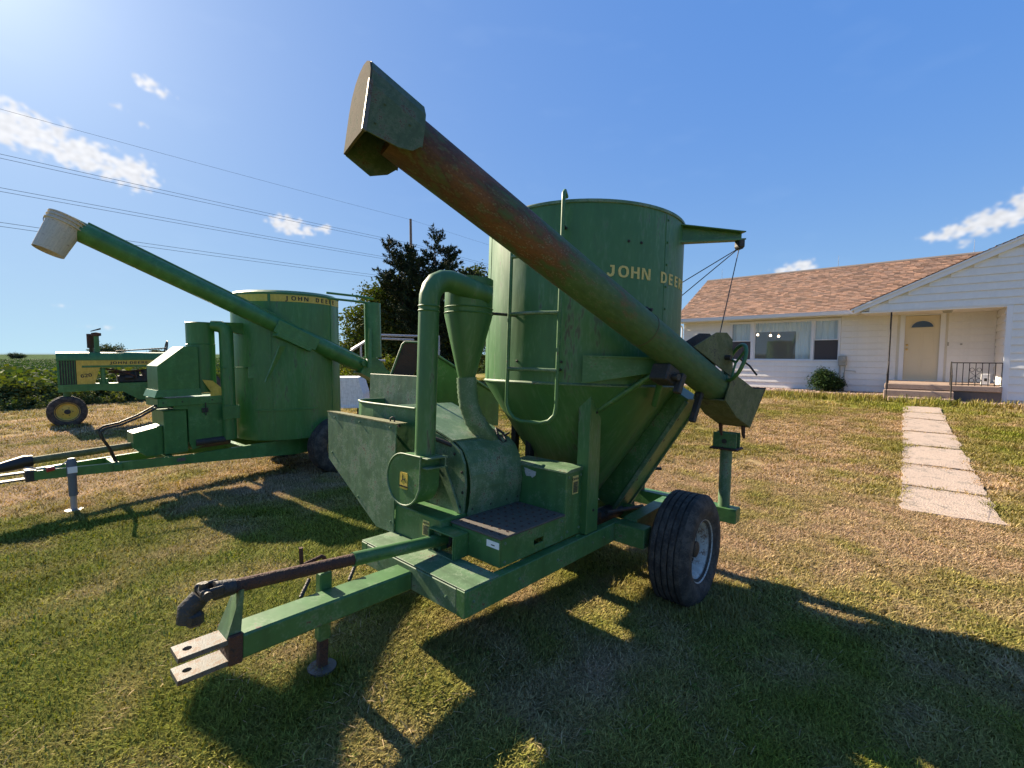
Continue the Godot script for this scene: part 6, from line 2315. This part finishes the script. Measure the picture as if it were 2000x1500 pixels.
	g.tube([V(1.40, 0.36, 2.07), V(1.495, 0.26, 2.07), V(1.40, 0.18, 2.07)], 0.006, 5)
	g.tube([V(1.59, 0.36, 2.07), V(1.495, 0.26, 2.07), V(1.59, 0.18, 2.07)], 0.006, 5)
	part(g, "scroll_stem", mats.iron, rl)
	var sides := ["narrow iron stair handrail below the thin porch column", "narrow iron stair handrail at the corner of the scrolled railing"]
	for k in 2:
		var x: float = [-0.26, 1.03][k]
		var h := thing("stair_handrail", sides[k], "handrail", house_xf * Transform3D(Basis(), V(x, 0, 0)), "stair handrails")
		for q in [[2.10, 0.0, 0.62], [2.78, -0.34, 0.28]]:
			g = G.new()
			g.tube([V(0, q[1], q[0]), V(0, q[2], q[0])], 0.016, 6)
			part(g, "post", mats.iron, h)
		g = G.new()
		g.tube([V(0, 0.62, 2.08), V(0, 0.28, 2.80)], 0.014, 6)
		part(g, "rail", mats.iron, h)
		for f in [0.25, 0.5, 0.75]:
			g = G.new()
			var z0 := lerpf(2.10, 2.78, f)
			g.tube([V(0, -0.16 if z0 < 2.54 else -0.33, z0), V(0, lerpf(0.61, 0.29, f), z0)], 0.007, 5)
			part(g, "baluster", mats.iron, h)
	var wb := thing("white_box", "small white metal box standing behind the porch railing", "box", house_xf * Transform3D(Basis(), V(1.72, 0.0, 1.55)))
	part(B(V(-0.08, 0.0, -0.10), V(0.08, 0.30, 0.10), 0.006), "case", mats.white_metal, wb)
	part(B(V(-0.03, 0.11, 0.10), V(0.025, 0.19, 0.104), 0.001), "mark", mats.print_black, wb)

	# meter on the wall
	var me := thing("electric_meter", "grey electric meter box with conduit on the white siding", "meter", house_xf * Transform3D(Basis(), V(-1.56, 0.44, 0.022)))
	part(B(V(-0.12, 0.0, 0.0), V(0.12, 0.33, 0.13), 0.02), "case", mats.meter_grey, me)
	g = G.new()
	g.lathe([Vector2(0.085, 0.0), Vector2(0.08, 0.05), Vector2(0.0, 0.06)], 18, Transform3D(Basis(V(1, 0, 0), V(0, 0, 1), V(0, -1, 0)), V(0, 0.20, 0.13)))
	part(g, "dial", mats.meter_grey, me)
	g = G.new()
	g.tube([V(-0.07, 0.01, 0.05), V(-0.07, -0.85, 0.05)], 0.025, 8)
	g.tube([V(0.08, 0.01, 0.05), V(0.06, -0.25, 0.05), V(0.05, -0.85, 0.05)], 0.018, 8)
	part(g, "conduit", mats.meter_grey, me)
	g = G.new()
	g.tube([V(0.06, -0.16, 0.04), V(0.30, -0.17, 0.04), V(0.36, -0.17, 0.06), V(0.36, -0.22, 0.07)], 0.012, 6)
	part(g, "tap_pipe", mats.meter_grey, me)
	# shrub
	var sp := house_xf * V(-1.98, -0.44, 0.55)
	leafy_tree("shrub", "dark green shrub growing under the electric meter", sp, [[V(0, 0.34, 0), V(0.42, 0.40, 0.38)], [V(0.25, 0.28, 0.05), V(0.32, 0.30, 0.3)], [V(-0.05, 0.62, 0), V(0.2, 0.22, 0.2)]], 6500, 0.055, Color(0.035, 0.065, 0.025), 0.3, 0.02)

	# walkway slabs
	var wk := Node3D.new()
	wk.name = "walkway"
	wk.set_meta("kind", "structure")
	add_child(wk)
	var cuts := [12.42, 11.30, 10.05, 8.72, 7.50, 6.10, 5.20, 4.15]
	for i in cuts.size() - 1:
		var za: float = cuts[i] - 0.035
		var zb: float = cuts[i + 1] + 0.035
		var ring := []
		for side_ in 4:
			var c0: Array = [[0.0, za], [1.0, za], [1.0, zb], [0.0, zb]][side_]
			var c1: Array = [[1.0, za], [1.0, zb], [0.0, zb], [0.0, za]][side_]
			for k in 7:
				var cx := lerpf(c0[0], c1[0], k / 7.0)
				var cz := lerpf(c0[1], c1[1], k / 7.0)
				var f := (12.42 - cz) / 8.27
				ring.append(Vector2(lerpf(lerpf(0.33, 1.15, cx), lerpf(0.155, 0.80, cx), f) + rng.randf_range(-0.028, 0.028), cz + rng.randf_range(-0.02, 0.02)))
		var flat_ := PackedVector2Array(ring)
		var tilt := rng.randf_range(-0.012, 0.012)
		g = G.new()
		var onto := func(p: Vector2, lift: float) -> Vector3:
			var w := house_xf * V(p.x, 0, p.y)
			return V(w.x, ground_height(w.x, w.z) + lift + tilt * (p.x - 0.6), w.z)
		var tri := Geometry2D.triangulate_polygon(flat_)
		for k in range(0, tri.size(), 3):
			g.flat(onto.call(flat_[tri[k]], 0.024), onto.call(flat_[tri[k + 1]], 0.024), onto.call(flat_[tri[k + 2]], 0.024), Vector3.UP)
		for k in flat_.size():
			var p0 := flat_[k]
			var p1 := flat_[(k + 1) % flat_.size()]
			var mid := (p0 + p1) * 0.5 - Vector2(0.62, (za + zb) * 0.5)
			g.quad(onto.call(p0, -0.08), onto.call(p1, -0.08), onto.call(p1, 0.024), onto.call(p0, 0.024), house_xf.basis * V(mid.x, 0, mid.y))
		part(g, "slab", mats.concrete, wk)

	# river rock along the foundation
	var rock := G.new()
	rock.colored = true
	rock.lathe([Vector2(0.0, -0.6), Vector2(0.7, -0.4), Vector2(1.0, 0.0), Vector2(0.75, 0.45), Vector2(0.0, 0.65)], 7)
	var places := []
	var cols := PackedColorArray()
	for i in 5200:
		var p := V(rng.randf_range(-7.3, -0.35), 0, rng.randf_range(0.05, 1.5)) if i < 2900 else V(rng.randf_range(2.0, 8.0), 0, rng.randf_range(2.0, 3.0))
		if i >= 2900 and rng.randf() < 0.1:
			p = V(rng.randf_range(1.12, 2.0), 0, rng.randf_range(2.25, 2.95))
		p = house_xf * p
		p.y = ground_height(p.x, p.z) + rng.randf_range(0.0, 0.02)
		var s := rng.randf_range(0.018, 0.045)
		places.append(Transform3D(Basis(Vector3.UP, rng.randf() * TAU).scaled(V(s * rng.randf_range(0.8, 1.4), s * 0.8, s)), p))
		var f := rng.randf_range(0.6, 1.3)
		cols.append(Color(f, f * rng.randf_range(0.92, 1.0), f * rng.randf_range(0.88, 1.0)))
	copies("river_rock", rock.mesh(), mats.stone, places, cols, "bed of pinkish river rock along the house foundation", "gravel")


func _ready() -> void:
	rng.seed = 20240611
	house_inv = house_xf.affine_inverse()
	lawn_noise.seed = 5
	lawn_noise.frequency = 0.09
	lawn_noise.fractal_octaves = 4
	fine_noise.seed = 9
	fine_noise.frequency = 0.2
	make_view()
	make_materials()
	mats.auger_skin = mat("auger_skin", Color(1, 1, 1), 0.7, 0.0, auger_texture(), 1.0, bump_texture(0.05, 4, 7, 3.0), 0.4)
	mats.auger_skin.uv1_triplanar = false
	mats.auger_skin.uv1_scale = V(1, 1, 1)
	mat("spout", Color(1, 1, 1), 0.7, 0.0, paint_texture(Color(0.055, 0.095, 0.05), Color(0.16, 0.16, 0.13), 0.5, Color(0.07, 0.04, 0.025), 0.36, 311), 3.0)
	mat("spout_end", Color(1, 1, 1), 0.9, 0.0, paint_texture(Color(0.10, 0.085, 0.068), Color(0.17, 0.145, 0.12), 0.5, Color(0.04, 0.05, 0.035), 0.42, 321), 4.0)
	mats.spout_end.metallic_specular = 0.1
	mat("fan_glass", lin(0.05, 0.06, 0.07), 0.05)
	make_ground()
	make_near_mixer()
	make_far_mixer()
	make_tractor()
	make_house()
	make_yard_things()
	make_power_line()
	make_far_plants()
	make_lawn()
